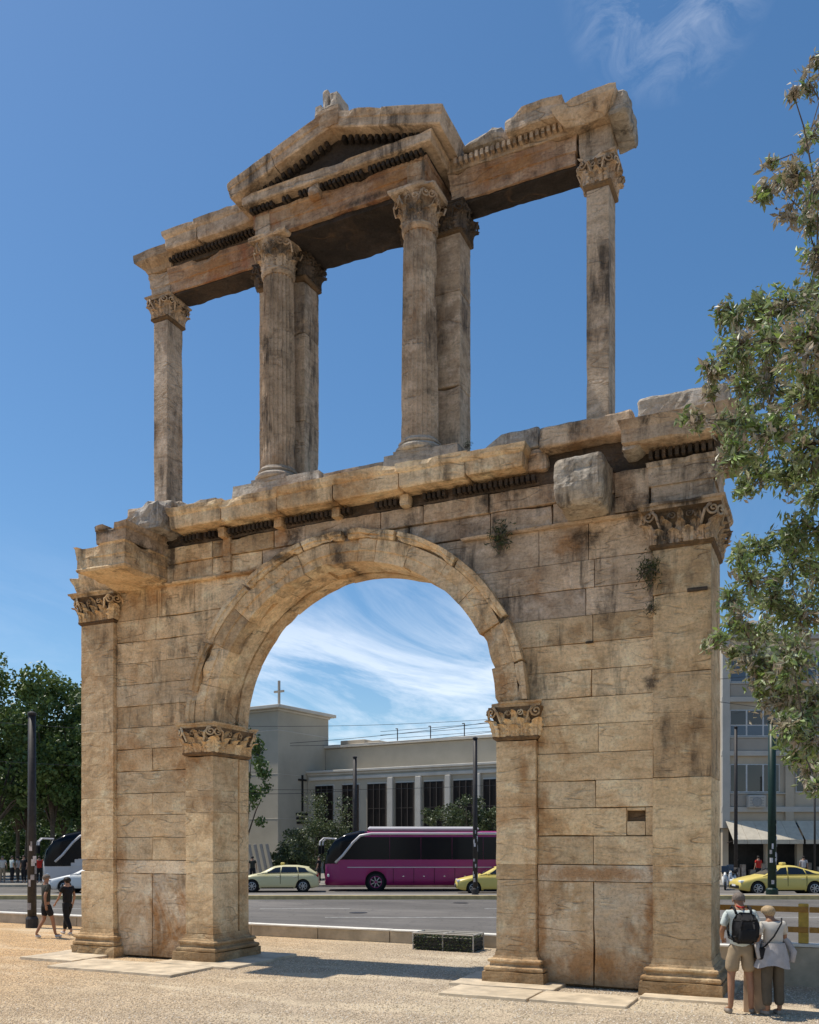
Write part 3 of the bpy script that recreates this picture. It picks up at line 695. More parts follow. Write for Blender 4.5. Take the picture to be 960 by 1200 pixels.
# passage pilasters: front part, recessed strip, back part
for a_, b_ in ((2.79, 3.48), (9.42, 10.13)):
    js = [.58, 1.79, 2.04, 3.02, 3.46, 4.14]
    for z0, z1 in zip(js, js[1:]):
        stone('pilaster_block', ARCH, 'marble_honey', a_ + .004, b_ - .004, 0, .84, z0 + .0012, z1 - .0012, res=.1, r=.006, chip=.04, amp=.007)
        stone('pilaster_block', ARCH, 'marble_honey', a_ + .004, b_ - .004, .90, 1.22, z0 + .0012, z1 - .0012, res=.12, r=.006, chip=.04)
    stone('pilaster_core', ARCH, 'marble_honey', a_ + .04, b_ - .04, .8, .95, .3, 4.2, res=.2)
    pier_base(a_, b_, 0, 1.22)
    flat_capital(a_, b_, 0, 1.22, 4.15, 4.80, 'marble_honey', faces='FR' if a_ < 5 else 'FL', leaves=3, proud=.13)
flat_capital(0, .90, 0, 1.22, 7.06, 7.72, 'marble_golden', faces='FRL', leaves=4, proud=.17)
flat_capital(12.05, 12.95, 0, 1.22, 7.06, 7.74, 'marble_brown', faces='FRL', leaves=4, proud=.19)

# arch ring: voussoirs with a stepped face; u = angle, profile in (radius, y)
def ring(name, prof, a0, a1, mat, res=.13, g_=.004, amp=.007, chip=.05, rmid=3.2, parent=None):
    """closed profile polygon [(r, y)] swept from angle a0 to a1 (radians, 0 = right springing)"""
    _seed[0] += 1; sd_ = _seed[0]
    pts = []
    for (r0, y0), (r1, y1) in zip(prof, prof[1:] + prof[:1]):
        k = max(1, int(math.hypot(r1 - r0, y1 - y0) / res))
        for i in range(k): pts.append((r0 + (r1 - r0) * i / k, y0 + (y1 - y0) * i / k))
    n = len(pts); na = max(2, int((a1 - a0) * rmid / res)); ga = g_ / rmid
    V = []
    for i in range(na + 1):
        a_ = a0 + ga + (a1 - a0 - 2 * ga) * i / na; sh = .012 if i in (0, na) else 0
        for r_, y_ in pts: V.append((CX + r_ * math.cos(a_), y_ + (sh if y_ < .2 else 0), CZ + r_ * ZB * math.sin(a_)))
    F = []
    for i in range(na):
        for k in range(n): F.append((i * n + k, i * n + (k + 1) % n, (i + 1) * n + (k + 1) % n, (i + 1) * n + k))
    F.append(tuple(range(n))[::-1]); F.append(tuple(na * n + k for k in range(n)))
    V = np.array(V); nn = np.stack([fbm(V, 4.5, sd_ + q, 3) - .5 for q in (0, 31, 57)], 1); V = V + nn * 2 * amp
    # chipped arrises
    e = np.clip((fbm(V, 2.4, sd_ + 77, 3) - .58) / .12, 0, 1); fr = V[:, 1] < .02
    V[:, 1] += e * fr * chip
    rad = np.hypot(V[:, 0] - CX, (V[:, 2] - CZ) / ZB); inn = (np.abs(rad - prof[0][0]) < .03); sc_ = 1 + e * inn * chip / rad
    V[:, 0] = CX + (V[:, 0] - CX) * sc_; V[:, 2] = CZ + (V[:, 2] - CZ) * sc_
    return addmesh(name, V, F, mat, parent or ARCH)
fa = [(2.97, .36), (2.97, -.015), (3.165, -.02), (3.175, -.045), (3.385, -.05), (3.39, .36)]
mo = [(3.395, .34), (3.395, -.075), (3.43, -.10), (3.47, -.10), (3.48, -.135), (3.56, -.14), (3.56, .34)]
angs = [0, 13, 26, 40, 52, 66, 78, 84.5, 95, 107, 121, 136, 150, 165, 180]
for i, (a_, b_) in enumerate(zip(angs, angs[1:])):
    mt = 'marble_golden'
    ring('voussoir', fa, R(a_), R(b_), mt, chip=.07, amp=.009)
for i, (a_, b_) in enumerate([(1, 12), (12.6, 25), (27, 49), (50, 71), (72, 88), (90, 104), (104.5, 127), (128, 150), (151, 168), (171, 180)]):
    ring('archivolt_moulding', mo, R(a_), R(b_), 'marble_golden', chip=.09, amp=.012, rmid=3.5)
# soffit bands
ring_s = [(2.99, .80), (2.99, .385), (3.32, .385), (3.32, .80)]
for a_, b_ in [(0, 22), (22, 47), (47, 70), (70, 80), (80, 92), (101, 118), (118, 138), (138, 158), (158, 180)]: ring('soffit_voussoir', ring_s, R(a_), R(b_), 'marble_golden', chip=.02)
ring('soffit_voussoir', [(3.1, .80), (3.1, .385), (3.32, .385), (3.32, .80)], R(92), R(101), 'marble_golden', chip=.02)
for a_, b_ in [(0, 30), (30, 58), (58, 83), (83, 98), (98, 125), (125, 152), (152, 180)]: ring('soffit_voussoir', [(2.97, 1.2), (2.97, .845), (3.5, .845), (3.5, 1.2)], R(a_), R(b_), 'marble_golden', chip=.04)
ring('soffit_core', [(3.06, 1.1), (3.06, .3), (3.3, .3), (3.3, 1.1)], 0, math.pi, 'marble_golden', res=.2)

# entablature: two architrave faces, broken by drip-stained uprights
for i, (z0, z1, y0, xs) in enumerate(((7.73, 8.09, .055, [.95, 2.45, 3.42, 4.6, 5.5, 6.6, 7.75, 9.3, 10.4, 11.3, 12.0]), (8.09, 8.42, .02, [.95, 2.5, 3.45, 4.9, 5.6, 7.2, 8.05, 9.28, 10.6, 12.0]))):
    for a_, b_ in zip(xs, xs[1:]):
        zt = z0 + .005
        if i == 0 and 4.6 <= a_ and b_ <= 7.75: pass
        stone('architrave_block', ARCH, 'marble_golden' if b_ < 5 else 'marble_brown', a_ + .008, b_ - .008, y0 + random.uniform(-.01, .02), .36, zt, z1 - .004, chip=.10, amp=.012, chipf=1.3)
    if i == 0:
        for a_, b_ in ((.95, 2.5), (2.5, 3.5), (3.5, 4.4)): rl('fillet', ARCH, 'marble_golden', a_, b_ - .01, .05, .3, [(7.68, .015), (7.70, .045), (7.725, .05)], res=.12, amp=.007, chip=.04)
for a_, b_ in ((8.8, 9.6), (9.6, 11.1), (11.1, 12.0)): rl('fillet', ARCH, 'marble_brown', a_, b_ - .01, .05, .3, [(7.68, .015), (7.70, .04), (7.725, .05)], res=.12, amp=.007, chip=.05)
# darker band behind the dentils: black crust with cornice shade painted in
stone('frieze_block', ARCH, 'marble_crust_shade', 2.7, 6.3, .03, .5, 8.425, 8.66, res=.12, amp=.02); stone('frieze_block', ARCH, 'marble_crust_shade', 6.31, 12.0, .03, .5, 8.425, 8.66, res=.12, amp=.02)
stone('frieze_block', ARCH, 'marble_crust_shade', .3, 2.69, .10, 1.1, 8.425, 8.66, res=.16, amp=.02)
def dentils(x0, x1, y0, y1, z0, z1, pitch, mat, skip=()):
    V, F = stone_v(-pitch * .30, pitch * .30, 0, y1 - y0, 0, z1 - z0, res=.09, r=.004, amp=.004, chip=0)
    me = bpy.data.meshes.new('dentil'); me.from_pydata(V.tolist(), [], F); me.update(); me.materials.append(MAT[mat])
    k = 0; x = x0 + pitch / 2
    while x < x1:
        if not any(a_ < x < b_ for a_, b_ in skip) and random.random() > .04:
            o = link('dentil', me, ARCH); o.location = (x, y0 + random.uniform(0, .012), z0); o.scale = (random.uniform(.9, 1.05), 1, random.uniform(.85, 1.0))
        x += pitch
dentils(2.75, 10.25, -.12, .05, 8.47, 8.585, .095, 'marble_soot_shade', skip=((3.7, 3.9), (5.0, 5.2), (6.6, 7.1), (7.6, 8.1)))
for xx in (3.78, 5.1, 6.35, 7.75): stone('cornice_bracket', ARCH, 'marble_golden', xx - .09, xx + .09, -.17, .06, 8.40, 8.60, res=.07, r=.03, amp=.02, chip=.08)
# drip-stained uprights left by the run-off
stone('upright_strip', ARCH, 'marble_golden', 3.72, 3.90, -.02, .08, 7.75, 8.45, res=.07, r=.03, amp=.02)
# main cornice in lengths
def cornice(x0, x1, z0, z1, yf, mat, yb=.4, chip=.08, amp=.012, name='cornice_block'):
    h = z1 - z0
    prof = [(z0, -.02), (z0 + .03, -.005), (z0 + h * .18, 0), (z0 + h * .62, .0), (z0 + h * .66, .02), (z0 + h * .8, .05), (z0 + h, .06)]
    return rl(name, ARCH, mat, x0, x1, yf, yb, prof, res=.09, amp=amp, chip=chip)
for a_, b_, zt, zb in ((2.72, 3.95, 9.02, 8.63), (3.97, 5.22, 9.0, 8.60), (5.24, 6.42, 9.04, 8.62), (6.44, 7.75, 9.05, 8.62), (7.77, 9.0, 9.03, 8.62), (9.02, 10.02, 9.0, 8.64)):
    cornice(a_, b_, zb, zt, -.40, 'marble_golden')
stone('cornice_stump', ARCH, 'marble_brown', 9.95, 10.35, -.12, .4, 8.62, 9.0, res=.08, r=.08, amp=.05, chip=.2)
# attic course above the cornice
for a_, b_, z1, yf in ((2.62, 3.55, 9.27, -.02), (3.6, 4.3, 9.2, .05)): stone('attic_block', ARCH, 'marble_grey', a_, b_, yf, 1.15, 9.0, z1, chip=.10, amp=.015, res=.09)
stone('attic_block', ARCH, 'marble_brown', 1.2, 2.6, .1, 1.15, 8.98, 9.42, chip=.15, amp=.03, r=.05)
rl('column_plinth', ARCH, 'marble_grey', 4.22, 6.12, -.36, 1.1, [(9.02, .02), (9.20, .0), (9.24, .0)], res=.1, amp=.008, chip=.05)
rl('column_plinth', ARCH, 'marble_grey', 7.45, 8.85, -.36, 1.1, [(9.02, .02), (9.20, .0), (9.24, .0)], res=.1, amp=.008, chip=.05)
stone('attic_block', ARCH, 'marble_grey', 6.2, 7.42, -.33, .9, 9.02, 9.17, chip=.1, amp=.012)
V, F = stone_v(9.15, 10.22, -.15, .95, 9.0, 9.34, chip=.1, amp=.02, r=.03)
V[:, 2] -= np.clip((9.55 - V[:, 0]) / .4, 0, 1) * np.clip(V[:, 2] - 9.02, 0, 1) * .9
addmesh('attic_block', V, F, 'marble_grey', ARCH)
stone('attic_block', ARCH, 'marble_brown', 10.26, 11.78, -.28, 1.1, 8.90, 9.26, chip=.10, amp=.02, r=.035)
stone('attic_block', ARCH, 'marble_crust_shade', 10.3, 11.8, .02, .9, 8.6, 8.89, amp=.03)  # set-back filler, recess shade put into its dark colour
stone('attic_block', ARCH, 'marble_grey', 11.84, 13.22, -.18, 1.25, 9.0, 9.44, chip=.12, amp=.025, r=.04)
# right corner: entablature steps forward over the pilaster
rl('architrave_block', ARCH, 'marble_brown', 12.03, 12.98, -.02, 1.2, [(7.76, .0), (8.06, .0), (8.065, .03), (8.36, .035), (8.37, .055), (8.44, .07)], res=.1, amp=.01, chip=.05)
rl('frieze_block', ARCH, 'marble_crust_shade', 12.05, 12.96, 0, 1.2, [(8.43, .01), (8.68, .03)], res=.1, amp=.01)
dentils(12.0, 13.05, -.17, 0, 8.47, 8.61, .10, 'marble_crust_shade')
rl('cornice_block', ARCH, 'marble_brown', 12.0, 13.0, -.12, 1.3, [(8.63, .30), (8.66, .34), (8.86, .345), (8.9, .36), (9.0, .40)], res=.09, amp=.012, chip=.10)
# pale broken face where the cornice snapped off
V, F = stone_v(11.66, 11.98, -.42, .25, 8.55, 9.0, res=.07, r=.08, amp=.04, chip=.1); V[:, 0] += (V[:, 2] - 8.7) * .5 * (V[:, 1] < 0.2); addmesh('broken_stump', V, F, 'marble_grey', ARCH)
# squared bracket block sticking out of the right pier
V, F = stone_v(10.62, 11.42, -.72, .3, 7.74, 8.50, res=.07, r=.06, amp=.035, chip=.12)
tz = np.clip((8.0 - V[:, 2]) / .4, 0, 1); V[:, 0] = 11.02 + (V[:, 0] - 11.02) * (1 - .16 * tz); V[:, 1] += tz * .12 * (V[:, 1] < 0)
addmesh('bracket_block', V, F, 'marble_grey', ARCH, label='rough squared bracket block with pale top')
for a_, b_, c_, d_ in ((11.45, 12.0, 8.0, 8.4), (11.45, 12.0, 7.75, 8.0)): stone('architrave_block', ARCH, 'marble_brown', a_, b_, -.01, .3, c_, d_, chip=.1, amp=.02)
# left bracket: the entablature runs forward above the left pier
rl('bracket_block', ARCH, 'marble_golden', 1.06, 2.28, -1.18, .3, [(7.74, -.08), (7.76, .0), (7.8, .02), (7.83, .0), (8.0, .0), (8.02, .02), (8.22, .025), (8.25, .05)], res=.08, amp=.014, chip=.16)
rl('bracket_block', ARCH, 'marble_brown', 1.52, 2.27, -1.14, .3, [(8.27, .0), (8.5, .01), (8.52, .05), (8.62, .08)], res=.08, amp=.03, chip=.22)
V, F = stone_v(1.62, 2.62, -.62, .35, 8.62, 9.22, res=.07, r=.1, amp=.06, chip=.2); V[:, 2] -= np.clip((2.3 - V[:, 0]) / .7, 0, 1) * np.clip(V[:, 2] - 8.66, 0, 1) * .7; addmesh('rubble_block', V, F, 'marble_grey', ARCH)
V, F = stone_v(2.1, 2.6, -.2, .3, 8.9, 9.32, res=.07, r=.05, amp=.03, chip=.1); addmesh('rubble_block', V, F, 'marble_grey', ARCH)
rl('architrave_block', ARCH, 'marble_golden', 0.02, .93, -.02, 1.2, [(7.73, .05), (7.80, .08), (8.0, .16), (8.05, .17), (8.06, .04), (8.40, .05)], res=.1, amp=.012, chip=.08)
stone('wall_block', ARCH, 'marble_golden', .3, 1.1, .0, 1.1, 8.42, 8.7, chip=.1)

# ---- upper storey
def shaft_blocks(x0, x1, y0, y1, js, mat, chip=.09, amp=.008):
    for z0, z1 in zip(js, js[1:]): stone('shaft_block', ARCH, mat, x0, x1, y0, y1, z0 + .003, z1 - .003, res=.065, r=.012, chip=chip, amp=amp, chipf=1.4)
for x0, x1, js in ((1.68, 2.04, [9.42, 13.36]), (10.90, 11.28, [9.26, 13.36])):
    rl('column_base', ARCH, 'marble_grey', x0, x1, .35, .85, [(9.2, .1), (9.33, .1), (9.36, .05), (9.42, .07), (9.46, .0)], res=.08, amp=.012, chip=.04)
    shaft_blocks(x0, x1, .35, .85, js, 'marble_brown', chip=.04, amp=.004)
    # half columns carved on the inner and outer flanks, eroded
    flat_capital(x0, x1, .35, .85, 13.36, 13.86, 'marble_brown', faces='FRL', leaves=2, proud=.12, aba=.07)
for x0, x1 in ((4.33, 5.38), (7.56, 8.61)):
    js = [9.24, 10.6, 12.3, 13.34]
    rl('column_base', ARCH, 'marble_grey', x0 + .05, x1 - .05, .40, .95, [(9.2, .06), (9.32, .06), (9.4, .02), (9.44, .0)], res=.1, amp=.01)
    shaft_blocks(x0, x0 + .50, .36, .90, js, 'marble_brown', chip=.09); shaft_blocks(x1 - .50, x1, .36, .90, js, 'marble_brown', chip=.12)
    stone('shaft_block', ARCH, 'marble_crust_shade', x0 + .4, x1 - .4, .46, .8, 9.3, 13.4, res=.2)
    flat_capital(x0, x1, .36, .90, 13.32, 13.86, 'marble_crust_shade', faces='FRL', leaves=3, proud=.10, aba=.07)
def column(cx, cy):
    z0, z1 = 9.22, 13.30
    rl('plinth', ARCH, 'marble_grey', cx - .36, cx + .36, cy - .36, cy + .36, [(z0, .02), (z0 + .07, .015)], res=.08, amp=.006, chip=.03)
    V, F = lathe(cx, cy, [(z0 + .07, .40), (z0 + .10, .43), (z0 + .14, .435), (z0 + .18, .40), (z0 + .19, .37), (z0 + .215, .355), (z0 + .22, .375), (z0 + .25, .385), (z0 + .275, .36), (z0 + .28, .345), (z0 + .31, .335)], 40, amp=.012)
    addmesh('column_base', V, F, 'marble_grey', ARCH, smooth=False)
    zz = np.linspace(z0 + .31, z1 - .12, 30); prof = [(z, .335 - .045 * ((z - z0) / (z1 - z0)) ** 1.6 + (.0 if 0 else 0)) for z in zz]
    V, F = lathe(cx, cy, prof, 120, flutes=24, depth=.042, amp=.004); sd_ = _seed[0]
    # worn patches where the fillets are lost
    e = np.clip((fbm(V, 1.7, sd_ + 5, 3) - .56) / .12, 0, 1)[:, None]; c0 = np.array([cx, cy]); dv = V[:, :2] - c0; rr = np.linalg.norm(dv, axis=1, keepdims=True)
    tgt = np.minimum(rr, .305 - .04 * ((V[:, 2:3] - z0) / 4) ** 1.6); V[:, :2] = c0 + dv / rr * (rr * (1 - e) + tgt * e)
    addmesh('fluted_shaft', V, F, 'marble_brown', ARCH)
    V, F = lathe(cx, cy, [(z1 - .12, .29), (z1 - .08, .315), (z1 - .04, .325), (z1, .31)], 40, amp=.01); addmesh('necking', V, F, 'marble_brown', ARCH)
    V, F = lathe(cx, cy, [(z1, .28), (z1 + .2, .27), (z1 + .38, .32), (z1 + .50, .40)], 32, amp=.015); cap = addmesh('capital', V, F, 'marble_brown', ARCH)
    m1 = get_leaf('r1', .25, .22, .08, 'marble_brown'); m2 = get_leaf('r2', .25, .36, .12, 'marble_brown')
    for k in range(8):
        a_ = k * math.pi / 4; put_leaf(cap, m1, cx + .28 * math.sin(a_), cy - .28 * math.cos(a_), z1 + .0, a_)
        a_ += math.pi / 8; put_leaf(cap, m2, cx + .27 * math.sin(a_), cy - .27 * math.cos(a_), z1 + .0, a_)
    for k in range(4):
        for sg in (-1, 1):
            a_ = math.pi / 4 + k * math.pi / 2 + sg * .16; scroll(cap, 'marble_brown', cx + .40 * math.sin(a_), cy - .40 * math.cos(a_), z1 + .40, a_ - sg * .5, .075, -sg)
        a_ = k * math.pi / 2
        for sg in (-1, 1): scroll(cap, 'marble_brown', cx + .33 * math.sin(a_) + sg * .06 * math.cos(a_), cy - .33 * math.cos(a_) + sg * .06 * math.sin(a_), z1 + .40, a_, .055, -sg)
    rl('abacus', cap, 'marble_brown', cx - .40, cx + .40, cy - .40, cy + .40, [(z1 + .49, .0), (z1 + .52, .03), (z1 + .56, .035)], res=.06, amp=.014, chip=.10)
column(5.01, 0.0); column(7.99, 0.0)

# side lintels (left and right)
def lintel(x0, x1, y0, y1, mat, zt=14.36, zb=13.87, cuts=()):
    xs = [x0] + list(cuts) + [x1]
    for a_, b_ in zip(xs, xs[1:]): rl('lintel', ARCH, mat, a_ + .004, b_ - .004, y0, y1, [(zb, .0), (zb + .19, .0), (zb + .2, .022), (zb + .38, .025), (zb + .39, .04), (zt, .045)], res=.085, amp=.022, chip=.07)
lintel(1.64, 2.12, .33, .87, 'marble_brown'); lintel(2.13, 4.55, .33, .87, 'marble_red'); lintel(8.45, 10.72, .33, .87, 'marble_red'); 
rl('lintel', ARCH, 'marble_brown', 10.78, 11.32, .33, .87, [(13.87, -.02), (14.1, .0), (14.34, .0)], res=.09, amp=.02, chip=.06)
stone('frieze_block', ARCH, 'marble_crust_shade', 2.1, 4.6, .30, .9, 14.36, 14.56, res=.12, amp=.015); stone('frieze_block', ARCH, 'marble_brown', 8.4, 11.2, .26, .9, 14.36, 14.58, res=.12, amp=.02)
dentils(2.2, 4.35, .16, .32, 14.42, 14.52, .09, 'marble_soot_shade'); dentils(8.55, 10.9, .14, .28, 14.42, 14.53, .10, 'marble_brown')
def up_cornice(x0, x1, z0, z1, yf, mat, yb=1.1, chip=.07, amp=.014): return cornice(x0, x1, z0, z1, yf, mat, yb, chip, amp)
up_cornice(2.26, 3.05, 14.55, 14.90, .02, 'marble_brown'); up_cornice(3.07, 4.4, 14.55, 14.93, .02, 'marble_brown')
rl('cornice_block', ARCH, 'marble_brown', 1.62, 2.16, .33, .87, [(14.37, .05), (14.45, .09), (14.52, .2), (14.56, .24), (14.72, .26)], res=.08, amp=.03, chip=.16)
# right: broken cornice, one piece of it with a curved broken top, and the far corner
V, F = stone_v(8.75, 9.5, .15, .9, 14.58, 14.86, res=.07, r=.1, amp=.05, chip=.1); V[:, 2] -= np.clip((9.3 - V[:, 0]) / .6, 0, 1) ** 1.5 * np.clip(V[:, 2] - 14.6, 0, 1) * .85; addmesh('broken_stump', V, F, 'marble_grey', ARCH, label='pale freshly broken cornice stump')
def jag(V, x0, x1, seed, top, amp_):
    k = np.clip((V[:, 2] - top + .18) / .18, 0, 1); V[:, 2] += k * (fbm(np.c_[V[:, 0], V[:, 0] * 0, V[:, 0] * 0], 2.1, seed, 3) - .5) * 2 * amp_; return V
V, F = rectlathe(9.58, 10.55, .0, 1.0, [(14.54, -.02), (14.57, 0), (14.70, .0), (14.76, .03), (14.80, .04)], res=.08, amp=.02, chip=.08); V[:, 2] += np.sin(np.clip((V[:, 0] - 9.58) / .97, 0, 1) * math.pi) * .06 * (V[:, 2] > 14.65); addmesh('cornice_block', jag(V, 0, 0, 4, 14.8, .04), F, 'marble_brown', ARCH)
V, F = rectlathe(10.58, 11.30, .12, 1.0, [(14.35, -.02), (14.43, .06), (14.50, .11), (14.58, .15), (14.66, .17)], res=.075, amp=.04, chip=.12); addmesh('cornice_block', jag(V, 0, 0, 9, 14.67, .07), F, 'marble_brown', ARCH)
V, F = stone_v(11.28, 11.62, .12, 1.1, 14.32, 14.72, res=.07, r=.05, amp=.05, chip=.14); V[:, 2] -= np.clip((V[:, 1] - .3), 0, 1) * 0; addmesh('cornice_block', V, F, 'marble_grey', ARCH)
for x0, x1 in ((2.2, 4.4), (8.55, 10.85)): stone('soffit_shade', ARCH, 'marble_soot_shade', x0, x1, .38, .86, 13.825, 13.88, res=.1, r=.02, amp=.02, chip=.08)  # added dark sheets: crust and painted shade under the side lintels
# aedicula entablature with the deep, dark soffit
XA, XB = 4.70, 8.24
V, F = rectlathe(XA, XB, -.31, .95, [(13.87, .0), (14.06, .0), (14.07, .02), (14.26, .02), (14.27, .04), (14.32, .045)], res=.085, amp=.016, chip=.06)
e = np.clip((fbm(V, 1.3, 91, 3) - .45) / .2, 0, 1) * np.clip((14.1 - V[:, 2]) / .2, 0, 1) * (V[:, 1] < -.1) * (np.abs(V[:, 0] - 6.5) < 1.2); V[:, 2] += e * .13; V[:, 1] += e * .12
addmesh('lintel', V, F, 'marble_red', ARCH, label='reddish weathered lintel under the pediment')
stone('soffit_shade', ARCH, 'marble_soot_shade', XA + .05, XB - .05, -.22, .93, 13.79, 13.88, amp=.03, res=.12)  # added dark sheet carrying crust and the soffit's painted shade
for xx in (XA + .02, XB - .34): stone('lintel_end', ARCH, 'marble_brown', xx, xx + .32, -.345, .3, 13.87, 14.33, res=.08, amp=.012)
stone('frieze_block', ARCH, 'marble_soot_shade', XA - .02, XB + .02, -.33, .95, 14.32, 14.46, res=.12, amp=.012)
dentils(XA - .05, XB + .1, -.47, -.33, 14.31, 14.40, .09, 'marble_soot_shade')
ob = addmesh('corbel', *stone_v(5.95, 6.2, -.50, -.3, 14.2, 14.42, res=.07, r=.03, amp=.02, chip=.05), 'marble_brown', ARCH)
PL, PR, PY = 4.36, 8.64, -.62
rl('cornice_block', ARCH, 'marble_brown', PL + .2, PR - .2, -.55, 1.25, [(14.40, -.02), (14.42, .0), (14.53, .01), (14.56, .03)], res=.09, amp=.008, chip=.03)
xm = (PL + PR) / 2
def raking(xa, za, xb, zb, mat, th=.275):
    n_ = Vector((-(zb - za), 0, xb - xa)).normalized(); Ln = math.hypot(xb - xa, zb - za)
    V, F = rectlathe(0, Ln, PY, 1.3, [(0, .0), (.02, .02), (th * .55, .02), (th * .6, .045), (th * .95, .07), (th, .07)], res=.09, amp=.010, chip=.045)
    V[:, 0] = np.clip(V[:, 0], 0, Ln)
    d = np.array([(xb - xa) / Ln, (zb - za) / Ln]); X_ = xa + V[:, 0] * d[0] - V[:, 2] * d[1]; Z_ = za + V[:, 0] * d[1] + V[:, 2] * d[0]
    V[:, 0] = X_; V[:, 2] = Z_; return addmesh('raking_cornice', V, F, mat, ARCH)
ze, za_ = 14.55, 15.19
for f0, f1 in ((0, .46), (.465, 1)):
    raking(PL + (xm - PL) * f0, ze + (za_ - ze) * f0, PL + (xm - PL) * f1, ze + (za_ - ze) * f1, 'marble_brown')
    raking(xm + (PR - xm) * f0, za_ + (ze - za_) * f0, xm + (PR - xm) * f1, za_ + (ze - za_) * f1, 'marble_brown')
rl('acroterion_base', ARCH, 'marble_brown', xm - .16, xm + .16, PY - .02, 1.3, [(15.19, .02), (15.44, .05), (15.49, .05)], res=.08, amp=.015)
mb = MB().ext([(PL + .25, 14.56), (PR - .25, 14.56), (xm, 15.20)], -.30, .9); mb.build('tympanum', 'marble_soot_shade', ARCH)
V, F = stone_v(-.035, .035, 0, .14, 0, .11, res=.07, r=.008, chip=0); me = bpy.data.meshes.new('dentil'); me.from_pydata(V.tolist(), [], F); me.update(); me.materials.append(MAT['marble_soot_shade'])
for sg in (-1, 1):
    sl_ = math.atan2(za_ - ze, xm - PL)
    for k in range(13):
        t_ = .18 + k * .062; x_ = PL + (xm - PL) * t_; z_ = ze + (za_ - ze) * t_ - .10
        if z_ < 14.58: continue
        o = link('dentil', me, ARCH); o.location = (x_ if sg < 0 else PR - (x_ - PL), -.44, z_); o.rotation_euler = (0, sl_ * (1 if sg > 0 else -1), 0)
# broken acroterion on the apex
for dx, w_, h_ in ((-.2, .14, .20), (-.05, .12, .42), (.12, .18, .34), (.02, .40, .14)): stone('acroterion', ARCH, 'marble_grey', xm + dx - w_ / 2 - .05, xm + dx + w_ / 2 - .05, -.62, -.2, 15.47, 15.49 + h_, res=.05, r=.03, amp=.03, chip=.06)
# back face of the lower storey, plain courses

# weeds rooted in the joints
def leaves_at(C_, nrm_jit, size, aspect=.35, up=None, fold=.25, rs=None):
    """one folded leaf (4 corners, 2 triangles) per centre"""
    rs = rs or rng; n = len(C_); d = rs.normal(size=(n, 3)); 
    if up is not None: d = d * nrm_jit + up
    d /= np.linalg.norm(d, axis=1, keepdims=True)
    q = rs.normal(size=(n, 3)); s_ = np.cross(d, q); s_ /= np.linalg.norm(s_, axis=1, keepdims=True); nn = np.cross(s_, d)
    sz = (size * rs.uniform(.65, 1.3, n))[:, None]
    V = np.stack([C_ - d * sz * .5, C_ + s_ * sz * aspect * .5 + nn * sz * fold * .3, C_ + d * sz * .5, C_ - s_ * sz * aspect * .5 + nn * sz * fold * .3], 1).reshape(-1, 3)
    b_ = np.arange(n) * 4; F = np.concatenate([np.stack([b_, b_ + 1, b_ + 2], 1), np.stack([b_, b_ + 2, b_ + 3], 1)])
    return V, F
def tuft(x, y, z, r, label, n=160):
    t = thing('weed_tuft', label, 'weed', (x, y, z), group='weeds growing out of the joints of the arch')
    P = rng.normal(size=(n, 3)) * np.array([r * .38, r * .22, r * .5]); P[:, 1] = -np.abs(P[:, 1]) - .01; P[:, 2] -= r * .35
    V, F = leaves_at(P, .8, r * .36, .22, up=np.array([0, -.4, -.7])); addmesh('leaves', V, F, 'leaf_shrub', t, attr=np.repeat(rng.random(n), 4), kind='stuff')
    mb = MB()
    for k in range(7): mb.tube([(0, .03, 0), (random.uniform(-.4, .4) * r, -.3 * r, -.3 * r), (random.uniform(-.8, .8) * r, -.35 * r, random.uniform(-1.3, -.2) * r)], .006, 4)
    mb.build('stem', 'bark', t)
stone('clamp_stub', ARCH, 'marble_crust_shade', 12.58, 12.9, -.05, .05, 6.33, 6.40, res=.05, r=.02, amp=.02)
stone('broken_edge', ARCH, 'marble_crust_shade', 10.95, 11.08, .07, .12, 5.70, 5.735, res=.05, r=.01, amp=.01)
tuft(9.50, .08, 7.78, .26, 'dark weed hanging from a joint just right of the top of the arch ring', 240)
tuft(12.0, .0, 6.85, .24, 'dry weed hanging below the capital of the right corner pilaster', 260)
tuft(12.03, .0, 6.2, .13, 'tiny weed low in the seam of the right corner pilaster')
tuft(3.4, .85, 4.86, .16, 'small green weed on top of the left passage capital')
tuft(8.95, -.1, 9.3, .10, 'tiny weed beside the foot of the right aedicula column')

